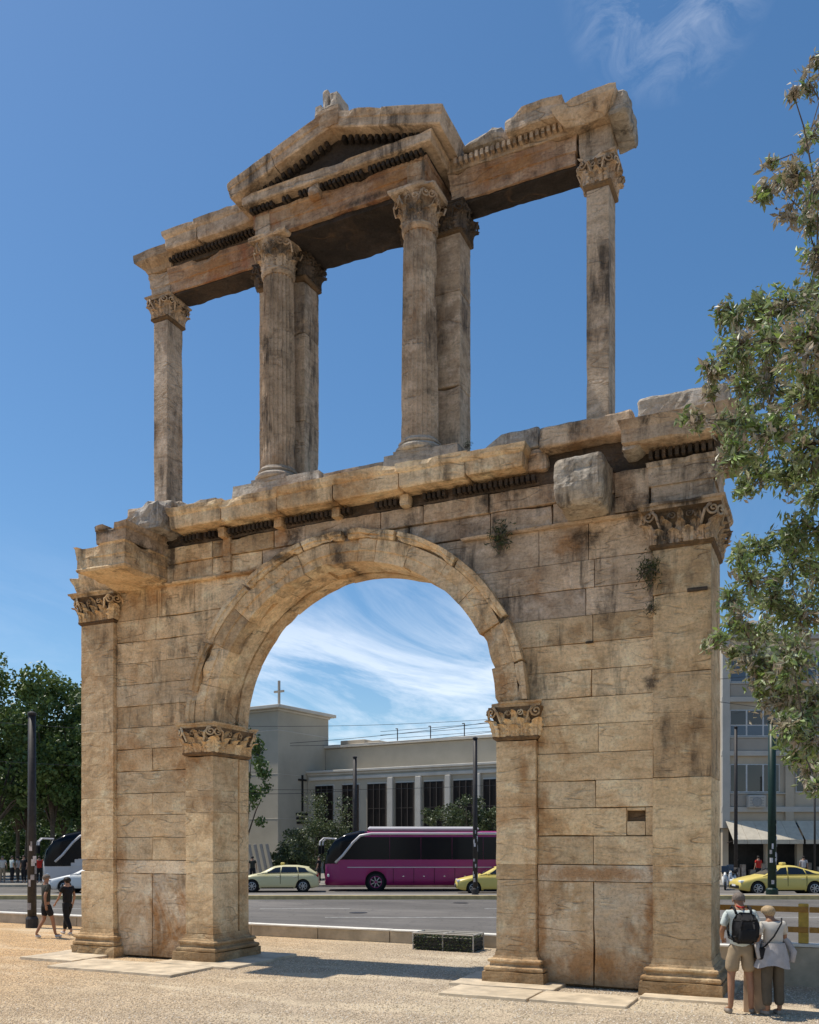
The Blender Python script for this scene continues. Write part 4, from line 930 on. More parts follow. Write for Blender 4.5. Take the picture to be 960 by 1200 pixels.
# ------------------------------------------------------------------ vegetation
def tree(name, label, cat, loc, h, r, crown_z, n, leaf, mat, clumps=26, trunk_r=.16, group=None, asp=.6, zr=None, seed=0, limbs=7, ragged=.35):
    rs = np.random.default_rng(seed + 100); t = thing(name, label, cat, loc, 0, group)
    zr = zr or (h - crown_z) / 2; cz = (h + crown_z) / 2
    mb = MB(); tips = []
    th = crown_z + zr * .5
    mb.tube([(0, 0, -.1), (rs.normal() * .08, rs.normal() * .08, th * .45), (rs.normal() * .2, rs.normal() * .2, th)], [trunk_r, trunk_r * .8, trunk_r * .5], 8)
    mb.build('trunk', 'bark', t)
    C_ = []
    for k in range(clumps):
        d = rs.normal(size=3); d /= np.linalg.norm(d); rad = rs.uniform(.35, 1) ** .6
        C_.append((d[0] * r * rad, d[1] * r * rad, cz + d[2] * zr * rad))
    C_ = np.array(C_); m2 = MB()
    for k in range(limbs):
        e = C_[k % len(C_)]; m2.tube([(0, 0, th * .55), tuple(e * .5 + np.array([0, 0, th * .35])), tuple(e)], [trunk_r * .45, trunk_r * .3, trunk_r * .08], 5)
    m2.build('limb', 'bark', t)
    ci = rs.integers(0, clumps, n); cr = rs.uniform(.22, .42, clumps)[ci][:, None] * r
    P = rs.normal(size=(n, 3)); P /= np.linalg.norm(P, axis=1, keepdims=True); P = C_[ci] + P * cr * (rs.random((n, 1)) ** .45) * np.array([1, 1, .8])
    V, F = leaves_at(P, 1, leaf, asp, rs=rs)
    tone = np.clip(rs.random(clumps)[ci] * .6 + rs.random(n) * .4, 0, 1)
    addmesh('crown', V, F, mat, t, attr=np.repeat(tone, 4), kind='stuff')
    return t
def gpos(px, D, z=RZ): p = PX(px, D); return (p[0], p[1], z)
# plane trees across the road on the left
for i, (px, D, h, r, lb) in enumerate((
    (-62, 66, 15.5, 4.6, 'dense plane tree at the far left edge beyond the road'), (-8, 62, 15.6, 4.3, 'tallest dark plane tree behind the dark tram pole on the left'),
    (30, 70, 15.4, 4.3, 'plane tree crown rising between the left pole and the arch'), (62, 64, 14.4, 3.8, 'dark plane tree just left of the arch above the pale coach'),
    (92, 68, 15.2, 3.9, 'plane tree half hidden by the left pier of the arch'), (130, 66, 12, 3.6, 'plane tree behind the left pier'), (20, 80, 13, 4.8, 'plane tree in the second row on the left'), (75, 82, 13.4, 4.8, 'plane tree in the second row close to the arch'),
    (-25, 84, 13.0, 4.8, 'plane tree in the second row at the left border'))):
    tree('plane_tree', lb, 'tree', gpos(px, D, RZ + .14), h, r, 3.4, 7600 if i < 6 else 5200, .36, 'leaf_plane', 34, .2, 'plane trees across the road on the left', seed=i)
tree('plane_tree', 'narrow dark tree between the left pier and the church tower', 'tree', gpos(288, 62, RZ + .14), 10.8, 1.75, 2.6, 2800, .24, 'leaf_plane', 30, .14, seed=31)
for i, (px, D, h, r, lb) in enumerate(((350, 62, 3.3, 1.7, 'low yellow green shrub at the left end of the shrubs before the church'), (383, 62, 5.9, 2.1, 'tallest loose green shrub before the church wing'), (368, 60.5, 4.3, 2.0, 'middle green shrub before the church'), (410, 62, 4.2, 1.7, 'green shrub just behind the front of the purple coach'),
    (335, 61, 2.2, 1.0, 'small shrub beside the foot of the church tower'), (520, 60, 5.2, 1.3, 'small tree crown above the roof of the purple coach'), (548, 60, 5.6, 1.6, 'rounded tree crown above the coach left of the sticker pole'), (577, 60, 4.9, 1.3, 'tree crown above the coach next to the right pier'))):
    tree('shrub', lb, 'shrub', gpos(px, D, RZ + .1), h, r, .5 if i < 5 else 2.6, 2600, .17, 'leaf_shrub', 24, .08, 'shrubs before the church', seed=50 + i)
# the evergreen on the right: trunk out of frame, its twigs hang into the picture
OT = thing('evergreen_tree', 'leafy evergreen with drying brown twigs reaching in from the right over the arch corner', 'tree', (*PX(1090, 11.6), 0))
o0 = np.array([*PX(1090, 11.6), 0]); 
blobs = [(962,62,14,.35,1),(948,95,15,.3,1),(930,110,8,.1,1),(948,160,24,.6,1),(935,205,24,.8,1),(955,215,30,1.,1),(912,212,16,.4,1),(893,222,14,.3,1),(948,255,26,.9,1),(925,250,14,.3,1),(958,300,26,.8,1),(905,190,8,.1,1),
 (958,345,32,1.2,.5),(925,355,28,1.1,.4),(890,360,26,.9,.25),(862,368,22,.6,.3),(848,362,12,.3,.1),(905,395,36,1.4,.6),(948,400,45,2.2,.7),(868,405,28,1.,.5),(838,428,22,.6,.9),(872,445,24,.9,.8),(905,445,42,1.8,.8),(950,460,46,2.2,.7),
 (832,452,12,.2,1),(818,492,16,.3,.7),(845,498,14,.3,.6),(802,490,8,.1,.7),(868,492,30,1.,.6),(905,505,38,1.6,.4),(950,520,44,2.,.3),(862,530,26,.9,.4),(890,550,26,1.,.2),(925,555,30,1.2,.2),(958,570,34,1.3,.2),(872,572,12,.3,.2),
 (955,620,30,1.1,.1),(925,622,22,.6,.1),(893,640,26,.7,.1),(868,650,18,.35,.1),(930,655,34,1.2,.1),(958,670,40,1.6,.2),(880,682,28,.9,.2),(905,700,36,1.4,.3),(858,700,16,.4,.2),(940,715,44,2.,.4),(868,730,22,.7,.3),(845,745,12,.2,.3),(832,752,9,.12,.4),(895,745,32,1.3,.5),(930,770,42,1.9,.6),(885,780,26,.9,.4),(862,765,14,.3,.3),
 (915,812,34,1.3,.5),(948,820,42,2.,.6),(895,805,16,.4,.3),(945,860,34,1.4,.6),(925,850,24,.8,.5),(955,895,26,1.,.5),(935,885,18,.5,.4),(958,920,14,.3,.4)]
for k in range(46): blobs.append((random.uniform(985, 1240), random.uniform(60, 860), random.uniform(36, 60), 1.2, random.random()))
rs = np.random.default_rng(5); LV = {'leaf_olive': [], 'leaf_dry': []}; LT = {'leaf_olive': [], 'leaf_dry': []}
lim = MB(); trunk_top = np.array([0, 0, 3.2])
mb = MB(); mb.tube([(0, 0, -.1), (.05, 0, 1.5), (-.05, .1, 3.2), (.1, .1, 6), (.0, 0, 9.5)], [.26, .22, .19, .13, .06], 10); mb.build('trunk', 'bark', OT)
spine = [np.array(q) for q in ((0, 0, 2.2), (-.05, .1, 3.2), (.05, .1, 4.5), (.1, .1, 6), (.05, .05, 7.6), (0, 0, 9.2))]
nodes_ = [(q, .1) for q in spine]
order = sorted(blobs, key=lambda b: -b[0])
for bx_, by_, br, amt, dry in order:
    D = 11.3 + rs.normal() * .7 - .0; kk = FPX / D; p = PX(bx_, D); z = CAM[2] + (987 - by_) / kk
    c_ = np.array([p[0] - o0[0], p[1] - o0[1], z]); R_ = br / kk
    j = min(range(len(nodes_)), key=lambda i: np.linalg.norm(nodes_[i][0] - c_) + .6 * max(0, nodes_[i][0][2] - c_[2])); q, r_ = nodes_[j]
    mid = (q + c_) / 2 + np.array([0, 0, .12 * np.linalg.norm(c_ - q)]) + rs.normal(size=3) * .04; r1 = max(.006, r_ * .62)
    lim.tube([tuple(q), tuple(mid), tuple(c_)], [min(r_, .035), r1 * .5 + .004, .006], 5); nodes_.append((c_, max(.012, r1 * .6)))
    # twigs carrying the leaves
    if by_ > 330: amt *= 1.55
    else: dry = min(1, dry * 1.7)
    nt_ = max(4, int(5 + 18 * amt))
    for k in range(nt_):
        d = rs.normal(size=3); d /= np.linalg.norm(d); e = c_ + d * R_ * rs.uniform(.5, 1.15) + np.array([0, 0, -.04])
        lim.tube([tuple(c_), tuple((c_ + e) / 2 + rs.normal(size=3) * .02), tuple(e)], [.006, .004, .0025], 3, cap=False)
        nl = int(rs.integers(9, 17)); t_ = rs.uniform(.35, 1.05, nl)[:, None]; P = c_ + (e - c_) * t_ + rs.normal(size=(nl, 3)) * .035
        kind = 'leaf_dry' if rs.random() < dry * .55 else 'leaf_olive'
        V, F = leaves_at(P, .75, .108, .36, up=d * .9 + np.array([0, 0, -.1]), rs=rs); LV[kind].append(V)
        LT[kind].append(np.repeat(np.clip(rs.random() * .5 + rs.random(nl) * .5, 0, 1), 4))
lim.build('branches', 'bark', OT, kind='stuff')
for kind in LV:
    V = np.concatenate(LV[kind]); n_ = len(V) // 4; b_ = np.arange(n_) * 4
    F = np.concatenate([np.stack([b_, b_ + 1, b_ + 2], 1), np.stack([b_, b_ + 2, b_ + 3], 1)])
    addmesh('leaves', V, F, kind, OT, attr=np.concatenate(LT[kind]), kind='stuff')

# ------------------------------------------------------------------ church
cl0 = W2(-10.85, 75); CHY = YAW - math.atan2(.528, .849)
CH = thing('church', 'grey modern church with a square tower, flat ledges and tall narrow windows across the road', 'church', (cl0[0], cl0[1], RZ), CHY)
H_ = -RZ
def cwall(x0, x1, y0, y1, z0, z1, mat='church_wall', name='wall', par=None): 
    return addmesh(name, *rbox(x0, x1, y0, y1, z0, z1, .03), mat, par or CH)
tw = cwall(-9, 0, 0, 6.9, 0, 13.55, name='tower')
cwall(-9.15, .12, -.12, 7.0, 13.55, 13.72, 'church_trim', 'ledge', tw); cwall(-9.55, .5, -.5, 7.4, 13.725, 14.0, 'church_trim', 'cornice', tw)
cwall(-9.01, .03, -.03, 6.93, 11.9, 11.97, 'church_trim', 'ledge', tw)
for z in (4.6, 8.3): cwall(-9.01, .02, -.02, 6.92, z, z + .05, 'church_trim', 'ledge', tw)
cwall(-2.55, -2.0, -.03, .1, 9.9, 10.9, 'shop_dark', 'opening', tw)
mb = MB().box(-2.45, -2.29, 1.5, 1.66, 14.0, 16.35).box(-2.89, -1.85, 1.51, 1.65, 15.35, 15.52); 
mb.V and mb.build('cross', 'block_panel', CH, loc=(1.15, 0, 0))
mb = MB().box(.02, .08, 3.05, 3.25, 5.3, 8.4).box(.02, .08, 2.6, 3.7, 7.9, 8.06); mb.build('wall_cross', 'shop_dark', CH)
for k in range(3): mb = MB().box(.02, .09, 2.3 + .05 * k, 4.1 - .08 * k, 4.95 - k * .36, 5.15 - k * .36); mb.build('wall_lettering', 'shop_dark', CH)
cwall(.02, 30, 3.85, 12, 0, 8.35, name='wing_wall'); cwall(-.0, 30.3, 3.6, 12, 8.55, 8.75, 'church_trim', 'ledge'); cwall(.01, 30.1, 3.78, 12, 8.352, 8.548, 'church_trim', 'ledge')
cwall(.02, 30, 6.4, 14, 8.76, 10.9, name='upper_wall'); cwall(-.0, 30.3, 6.15, 14, 10.93, 11.17, 'church_trim', 'cornice')
def s_of(px):
    r_ = (px - 480) / FPX; return (r_ * 78.27 + 8.82) / (.849 + .528 * r_)
wins = [(371, 391), (402.5, 421), (432, 453), (465, 485.5), (498, 520), (532.5, 554.5), (567.6, 590)]
WTOP, WBOT = 7.45, 1.4
xs = [s_of(a_) for a_, b_ in wins]
for k, (a_, b_) in enumerate(wins):
    x0, x1 = s_of(a_), s_of(b_); 
    wn = addmesh('window', *rbox(x0 - .1, x1 + .1, 3.80, 3.86, WBOT - .1, WTOP + .12, .01), 'church_trim', CH)
    MB().box(x0, x1, 3.74, 3.795, WBOT, WTOP).build('pane', 'glass_brown', wn)
    mb = MB(); nb = 3
    for q in range(nb + 1): xx = x0 + (x1 - x0) * q / nb; mb.box(xx - .035, xx + .035, 3.69, 3.738, WBOT, WTOP)
    for z in np.arange(WBOT + 1.9, WTOP, 2.1): mb.box(x0, x1, 3.70, 3.737, z, z + .05)
    mb.build('mullion', 'frame_dark', wn)
    # flat piers between the windows
for k in range(len(wins) + 4):
    if k < len(wins): x0 = s_of(wins[k][1]) + .25; x1 = (s_of(wins[k + 1][0]) if k + 1 < len(wins) else x0 + 1.0) - .25
    else: x0 = s_of(590) + .25 + (k - len(wins) + 1) * 2.2; x1 = x0 + .9
    if k >= 2: cwall(x0, x1, 3.55, 3.84, 0, 7.9, 'church_trim', 'pier')
cwall(.3, 30, 3.70, 3.845, 7.92, 8.2, 'church_trim', 'lintel_band')
# rooftop clutter and railing
rbx = cwall(.8, 3.4, 7.6, 9.5, 11.18, 11.7, 'block_wall', 'roof_box'); cwall(3.9, 5.1, 7.4, 8.8, 11.18, 11.5, 'block_wall', 'roof_box')
rl_ = bpy.data.objects.new('railing', None); COL.objects.link(rl_); rl_.parent = CH
for k, px in enumerate((430.5, 469.5, 509.5, 552, 596)):
    x = s_of(px) + 1.0; MB().tube([(x, 6.9, 11.15), (x, 6.9, 12.2), (x - .05, 7.0, 12.3), (x - .35, 7.2, 12.33)], .045, 5).build('post', 'steel_dark', rl_)
for z in (11.5, 11.85, 12.15): MB().tube([(s_of(422), 6.9, z), (s_of(600) + 2, 6.9, z)], .022, 4).build('rail', 'steel_dark', rl_)

# forecourt fence / sloping slabs beside the tower foot
for k in range(5):
    o = addmesh('fence_panel', *rbox(-.09, .09, 0, .15, 0, 2.6, .02), 'block_panel', cat='panel', label=('pale leaning slab before the church tower, %s of five counted from the arch' % ['first', 'second', 'third', 'fourth', 'fifth'][k])); p = PX(294 + k * 7, 60); o.location = (p[0], p[1], RZ); o.rotation_euler = (0, R(-12), YAW); o['group'] = 'leaning slabs before the church'

# ------------------------------------------------------------------ office block on the right
BD = 60.; bp = PX(847.5, BD); BK = thing('office_block', 'pale grey multi-storey block with wide windows and an air conditioner above the shop awnings', 'building', (bp[0], bp[1], RZ), YAW)
kB = FPX / BD
def bx(px): return (px - 847.5) / kB
def bz(py): return (CAM[2] - RZ) + (987 - py) / kB
def bb(name, x0, x1, y0, y1, z0, z1, mat, par=None, b=.02): return addmesh(name, *rbox(x0, x1, y0, y1, z0, z1, b), mat, par or BK)
TOP = bz(748)
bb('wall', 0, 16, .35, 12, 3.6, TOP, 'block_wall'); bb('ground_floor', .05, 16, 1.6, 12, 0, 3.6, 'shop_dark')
rows = [(767, 799), (831, 862.5), (895, 928.5)]
for (yt, yb) in rows:
    z1, z0 = bz(yt), bz(yb); bb('ledge', -.03, 16.05, .12, .36, z0 - 1.30, z0 - .95, 'block_trim'); bb('spandrel_panel', .55, 3.0 if yt > 880 else 16, .22, .36, z0 - .93, z0 - .12, 'block_panel'); bb('sill', .5, 4.2, .15, .36, z0 - .11, z0 - .03, 'block_trim')
    for j, (a_, b_) in enumerate(((857.5, 916), (935, 985), (1005, 1060))):
        x0, x1 = bx(a_), bx(b_); w_ = bb('window', x0, x1, .29, .355, z0, z1, 'window_frame', b=.01)
        nP = 3 if j == 0 else 2
        for q in range(nP):
            xa = x0 + (x1 - x0) * q / nP + .06; xb = x0 + (x1 - x0) * (q + 1) / nP - .06
            zm = z0 + (z1 - z0) * .42
            if yt == 831: bb('pane', xa, xb, .27, .288, z0 + .08, zm - .04, 'glass_blue', w_, b=.004); bb('pane', xa, xb, .27, .288, zm + .04, z1 - .06, 'glass_dark', w_, b=.004)
            else: bb('pane', xa, xb, .27, .288, z0 + .08, z1 - .06, 'glass_blue' if yt < 800 else 'glass_dark', w_, b=.004)
bb('pier', 0, .5, .1, .34, 3.6, TOP, 'block_trim'); 
for px in (922, 990): bb('pier', bx(px), bx(px) + .55, .14, .345, 3.6, TOP, 'block_wall')
bb('cornice', -.1, 16.1, 0, 12, TOP + .01, TOP + .35, 'block_trim')
AC = bb('air_conditioner', bx(876), bx(896), -.25, .2, bz(947), bz(932), 'block_trim', b=.05)
for q in range(4): MB().box(bx(877.5), bx(894), -.275, -.255, bz(945) + q * .18, bz(945) + q * .18 + .04).build('grille_slat', 'steel_grey', AC)
addmesh('fan_grille', *(lambda V, F: (V[:, [0, 2, 1]] * [1, 1, 1], F))(*lathe(0, 0, [(-.28, .3), (-.26, .33)], 20, amp=0)), 'steel_grey', AC, loc=(bx(886), 0, bz(940)))
# ground floor: columns, canopies, goods
for px in (850, 901, 938, 985): bb('column', bx(px), bx(px) + .4, .5, .9, 0, 3.59, 'block_wall')
def awning(px0, px1, lb):
    x0, x1 = bx(px0), bx(px1); z1, z0 = bz(962), bz(984)
    a_ = thing('shop_awning', lb, 'awning', (bp[0], bp[1], RZ), YAW, 'shop awnings')
    n_ = max(2, int((x1 - x0) / .9))
    for k in range(n_):
        xa = x0 + (x1 - x0) * k / n_; xb = x0 + (x1 - x0) * (k + 1) / n_ - .02
        addmesh('cloth_strip', [(xa, .05, z1), (xb, .05, z1), (xb, -1.35, z0), (xa, -1.35, z0), (xa, .05, z1 - .04), (xb, .05, z1 - .04), (xb, -1.35, z0 - .04), (xa, -1.35, z0 - .04)], [(0, 1, 2, 3), (7, 6, 5, 4), (0, 4, 5, 1), (1, 5, 6, 2), (2, 6, 7, 3), (3, 7, 4, 0)], 'awning_cloth', a_)
        MB().box(xa, xb, -1.37, -1.352, z0 - .28, z0 - .01).build('valance', 'awning_cloth', a_)
    for x in (x0 + .1, x1 - .1): MB().tube([(x, .0, z0 - .2), (x, -1.3, z0 - .06)], .03, 5).build('arm', 'steel_dark', a_)
awning(851, 932, 'beige canvas awning over the shopfront behind the green pole'); awning(934, 1000, 'beige canvas awning at the right edge of the photo')
for k in range(16):
    x = bx(852) + k * .62 + random.uniform(-.1, .1); w_ = random.uniform(.25, .5); h_ = random.uniform(.7, 1.7); a_ = addmesh('goods_stand', *rbox(x, x + w_, .55, .95, .1, h_, .03), 'shop_goods', BK)
# farther block seen in the gap beside the arch
p = PX(838, 78); FB = thing('apartment_block', 'narrow slice of a far block with stacked balconies between the arch and the grey block', 'building', (p[0], p[1], RZ), YAW)
kk = FPX / 78; addmesh('wall', *rbox(-5, 1.6, 1.2, 9, 0, 15.0, .03), 'block_wall', FB)
for k in range(5):
    z = 2.6 + k * 2.75; addmesh('balcony', *rbox(-4, 1.5, 0, 1.2, z, z + .2, .02), 'block_trim', FB); addmesh('parapet', *rbox(-4, 1.48, .02, .1, z + .21, z + 1.0, .01), 'block_trim', FB); addmesh('window', *rbox(-.9, .9, 1.12, 1.19, z + .3, z + 2.2, .01), 'glass_dark', FB)

# ------------------------------------------------------------------ poles and wires
def pole(name, label, px, D, ytop, r, mat, z0=RZ, stickers=0, cat='pole', bands=()):
    p = PX(px, D); k_ = FPX / D; zt = CAM[2] + (987 - ytop) / k_ - z0
    t = thing(name, label, cat, (p[0], p[1], z0), YAW)
    MB().tube([(0, 0, 0), (0, 0, zt * .5), (0, 0, zt)], [r * 1.08, r, r * .9], 14).build('shaft', mat, t, smooth=True)
    MB().tube([(0, 0, 0), (0, 0, .25), (0, 0, .32)], [r * 1.5, r * 1.5, r * 1.15], 14).build('foot', mat, t)
    MB().tube([(0, 0, zt), (0, 0, zt + .06), (0, 0, zt + .1)], [r * 1.1, r * 1.1, r * .4], 14).build('cap', mat, t)
    for k in range(stickers):
        z = random.uniform(.5, zt * .42); a0 = random.uniform(-2.6, -.6); w_ = random.uniform(.35, .9); h_ = random.uniform(.10, .26); n_ = 5; V = []
        rr = r * 1.09 + .004 + .001 * k
        for j in range(n_ + 1):
            a_ = a0 + w_ * j / n_; V += [(rr * math.cos(a_), rr * math.sin(a_), z), (rr * math.cos(a_), rr * math.sin(a_), z + h_)]
        addmesh('sticker', V, [(2 * j, 2 * j + 2, 2 * j + 3, 2 * j + 1) for j in range(n_)], 'sticker', t)
    return t, zt
pole('tram_pole', 'tall dark grey tram pole with worn stickers left of the arch', 37.5, 25.7, 838, .115, 'steel_dark', 0, 9)
pole('tram_pole', 'black pole covered in stickers standing on the median before the purple coach', 557, 43.4, 866, .11, 'steel_dark', RZ + .17, 14)
pole('tram_pole', 'thin dark pole before the church windows, shorter than the sticker pole', 416, 57, 888, .13, 'steel_dark', RZ + .14, 0)
pole('tram_pole', 'slim black pole between the arch and the green pole at the right', 862.5, 56, 853, .11, 'steel_dark', RZ + .14, 4)
pole('lamp_post', 'thick dark green post covered with stickers on the median at the right', 905, 43.4, 846, .19, 'steel_green', RZ + .17, 16)
pole('tree_stake', 'thin bare trunk-like pole beside the shops at the right edge', 955, 56, 900, .06, 'steel_dark', RZ + .14, 0)
def wire(label, a, b, sag, r=.012, mat='wire'):
    A = np.array(a); B = np.array(b); n_ = 14; c_ = (A + B) / 2; pts = [tuple(A + (B - A) * i / n_ - c_ + np.array([0, 0, -sag * 4 * (i / n_) * (1 - i / n_)])) for i in range(n_ + 1)]
    o = MB().tube(pts, r, 4).build('overhead_wire', mat, None, loc=tuple(c_), cat='wire', label=label, group='overhead wires')
def at3(px, py, D): p = PX(px, D); return (p[0], p[1], CAM[2] + (987 - py) * D / FPX)
wire('thin overhead wire crossing the dark trees on the left', at3(-60, 842, 44), at3(300, 862, 44), .12, .018)
wire('lower thin wire before the trees on the left', at3(-60, 888, 44), at3(300, 905, 44), .1, .014)
wire('wire running to the church tower corner at cornice height', at3(280, 851, 60), at3(640, 838, 60), .25, .016)
wire('upper of the wires in the sky seen through the arch', at3(340, 871, 56), at3(640, 836, 56), .2, .018)
wire('second wire in the sky seen through the arch', at3(340, 874, 50), at3(640, 848, 50), .3, .014)
wire('wire before the church windows', at3(280, 925, 50), at3(620, 918, 50), .15, .014)
wire('span wire before the tower with the dark pole', at3(280, 930, 57), at3(418, 926, 57), .1, .02)
wire('wire between the arch and the block on the right', at3(780, 800, 50), at3(1040, 770, 50), .2, .016)
wire('lower wire between the arch and the block on the right', at3(780, 812, 50), at3(1040, 842, 50), .2, .016)

# ------------------------------------------------------------------ vehicles
def loft(stations, half=True):
    """stations: list of (x, [(y, z), ...]) half sections from the bottom centre to the top centre; mirrored"""
    V = []; F = []; n = len(stations[0][1])
    for x, sec in stations:
        for y, z in sec: V.append((x, y, z))
        for y, z in sec: V.append((x, -y, z))
    m = 2 * n
    for i in range(len(stations) - 1):
        for k in range(n - 1):
            a = i * m + k; b = (i + 1) * m + k; F.append((a, a + 1, b + 1, b)); F.append((a + n, b + n, b + n + 1, a + n + 1))
    for i, rev in ((0, 0), (len(stations) - 1, 1)):
        f = [i * m + k for k in range(n)] + [i * m + n + k for k in range(n - 1, -1, -1)]; F.append(tuple(f if rev else f[::-1]))
    return V, F
def interp(x, pts):
    return float(np.interp(x, [p[0] for p in pts], [p[1] for p in pts]))
def wheel(t, x, y, r, w, sgn, rimmat='rim'):
    """wheel centred at x,y,r; sgn = outward y"""
    V, F = lathe(0, 0, [(-w / 2, r * .86), (-w / 2 + .03, r), (w / 2 - .03, r), (w / 2, r * .86)], 28, amp=0); V = V[:, [0, 2, 1]]
    wh = addmesh('wheel', V * [1, 1, 1], F, 'tyre', t, loc=(x, y, r), smooth=False)
    V, F = lathe(0, 0, [(0, r * .66), (.02, r * .66), (.025, r * .6), (.005, r * .55), (.01, r * .2), (.03, r * .12)], 24, amp=0); V = V[:, [0, 2, 1]]; V[:, 1] *= sgn; V[:, 1] += sgn * (w / 2 - .012)
    addmesh('rim', V, F, rimmat, wh)
    mb = MB()
    for k in range(7):
        a_ = k * 2 * math.pi / 7; mb.tube([(r * .15 * math.cos(a_), sgn * (w / 2 + .012), r * .15 * math.sin(a_)), (r * .6 * math.cos(a_), sgn * (w / 2 + .012), r * .6 * math.sin(a_))], .03, 4)
    mb.build('spoke', 'rim', wh)
    V, F = lathe(0, 0, [(0, r * .54), (.006, r * .54)], 24, amp=0); V = V[:, [0, 2, 1]]; V[:, 1] += sgn * (w / 2 - .004); addmesh('brake_gap', V, F, 'well', wh)
def car(name, label, loc, rz, paint, Ln=4.6, Wd=1.8, Ht=1.46, wagon=True, taxi=True, group=None, WB=2.7, wr=.33):
    """front at -x"""
    t = thing(name, label, 'car', loc, rz, group); h = Wd / 2
    xf = -Ln / 2; xr = Ln / 2; wf = xf + .88; wb = wf + WB
    hood = [(xf, .62), (xf + .08, .74), (xf + .9, .93), (xf + 1.35, 1.0), (0, 1.02), (xr - .5, 1.04), (xr - .05, .95), (xr, .86)]
    if wagon: roof = [(xf + 1.2, .98), (xf + 1.95, Ht - .08), (xf + 2.5, Ht), (xr - 1.1, Ht - .01), (xr - .55, Ht - .10), (xr - .12, 1.06), (xr, .9)]
    else: roof = [(xf + 1.2, .98), (xf + 2.0, Ht - .07), (xf + 2.5, Ht), (xf + 2.9, Ht - .02), (xr - 1.1, Ht - .22), (xr - .3, 1.10), (xr, .9)]
    xs_ = sorted(set(list(np.linspace(xf, xr, 60)) + [wf + s_ * wr * 1.14 for s_ in (-1, 1)] + [wb + s_ * wr * 1.14 for s_ in (-1, 1)]))
    st = []; 
    def sect(x):
        tap = 1 - .16 * np.clip((xf + .6 - x) / .6, 0, 1) ** 2 - .10 * np.clip((x - xr + .5) / .5, 0, 1) ** 2
        zb = .20 + .1 * np.clip((xf + .35 - x) / .35, 0, 1) + .1 * np.clip((x - xr + .35) / .35, 0, 1); zarch = zb
        for wx in (wf, wb):
            dx = abs(x - wx)
            if dx < wr * 1.15: zarch = max(zarch, wr + math.sqrt(max(0, (wr * 1.15) ** 2 - dx * dx)))
        hz = interp(x, hood); w = h * tap
        return w, zb, zarch, hz
    for x in xs_:
        w, zb, za, hz = sect(x)
        st.append((x, [(0, zb), (w * .60, zb), (w * .61, max(za, zb)), (w * .97, za), (w, max(za + .01, .42)), (w * 1.0, max(za + .02, .62)), (w * .985, min(hz - .10, max(.80, za + .03))), (w * .95, hz - .05), (w * .86, hz - .01), (0, hz + .02)]))
    addmesh('body', *loft(st), paint, t, smooth=True)
    # greenhouse
    gx = [x for x in np.linspace(xf + 1.15, xr - .06, 40)]; gs = []
    def gsec(x):
        rz_ = interp(x, roof); hz = interp(x, hood) - .03; f_ = np.clip((rz_ - hz) / .42, 0, 1); w = h * .93; wt = w - .24 * f_
        return rz_, hz, w, wt
    for x in gx:
        rz_, hz, w, wt = gsec(x); rz_ = max(rz_, hz + .02); gs.append((x, [(0, hz), (w, hz), (w * .5 + wt * .5 + .015, (hz + rz_) / 2), (wt + .01, rz_ - .07 * min(1, (rz_ - hz) / .2)), (wt - .08, rz_ - .012), (0, rz_)]))
    addmesh('roof', *loft(gs), paint, t, smooth=True)
    def side_glass(x0, x1, x0t, x1t, nm='side_window'):
        for sg in (-1, 1):
            V = []; n_ = 6
            for i in range(n_ + 1):
                for tt in (0.0, .5, 1.0):
                    x = (x0 + (x1 - x0) * i / n_) * (1 - tt) + (x0t + (x1t - x0t) * i / n_) * tt; rz_, hz, w, wt = gsec(x)
                    z = (hz + .05) * (1 - tt) + (rz_ - .085) * tt; fz = (z - hz) / max(.05, rz_ - hz - .07); y = w + (wt + .01 - w) * np.clip(fz, 0, 1) + .022 + .016 * math.sin(math.pi * np.clip(fz, 0, 1))
                    V.append((x, sg * y, z))
            F = [f for i in range(n_) for f in ((3 * i, 3 * i + 3, 3 * i + 4, 3 * i + 1), (3 * i + 1, 3 * i + 4, 3 * i + 5, 3 * i + 2))]; addmesh(nm, V, F, 'glass_dark', t)
    side_glass(xf + 1.5, xf + 2.35, xf + 2.1, xf + 2.38); side_glass(xf + 2.42, xf + 3.3, xf + 2.45, xf + 3.22); side_glass(xf + 3.36, xr - (.5 if wagon else .75), xf + 3.28, xr - (.72 if wagon else 1.15))
    for nm, xa, xb in (('windscreen', xf + 1.28, xf + 1.98), ('rear_window', xr - (.5 if wagon else 1.05), xr - (.16 if wagon else .38))):
        V = []
        for i in range(5):
            x = xa + (xb - xa) * i / 4; rz_, hz, w, wt = gsec(x)
            for yy in (-1, -.5, .5, 1): V.append((x, yy * (wt - .10), rz_ + .012 - .012 * abs(yy)))
        addmesh(nm, V, [(i * 4 + j, i * 4 + 4 + j, i * 4 + 5 + j, i * 4 + 1 + j) for i in range(4) for j in range(3)], 'glass_dark', t)
    for wx in (wf, wb):
        for sg in (-1, 1):
            wheel(t, wx, sg * (h - .12), wr, .2, sg)
            V, F = lathe(0, 0, [(0, wr * 1.12), (.3, wr * 1.12)], 24, amp=0); V = V[:, [0, 2, 1]]; V[:, 1] = sg * (h * .60) + V[:, 1] * sg; addmesh('wheel_well', V, F, 'well', t, loc=(wx, 0, wr))
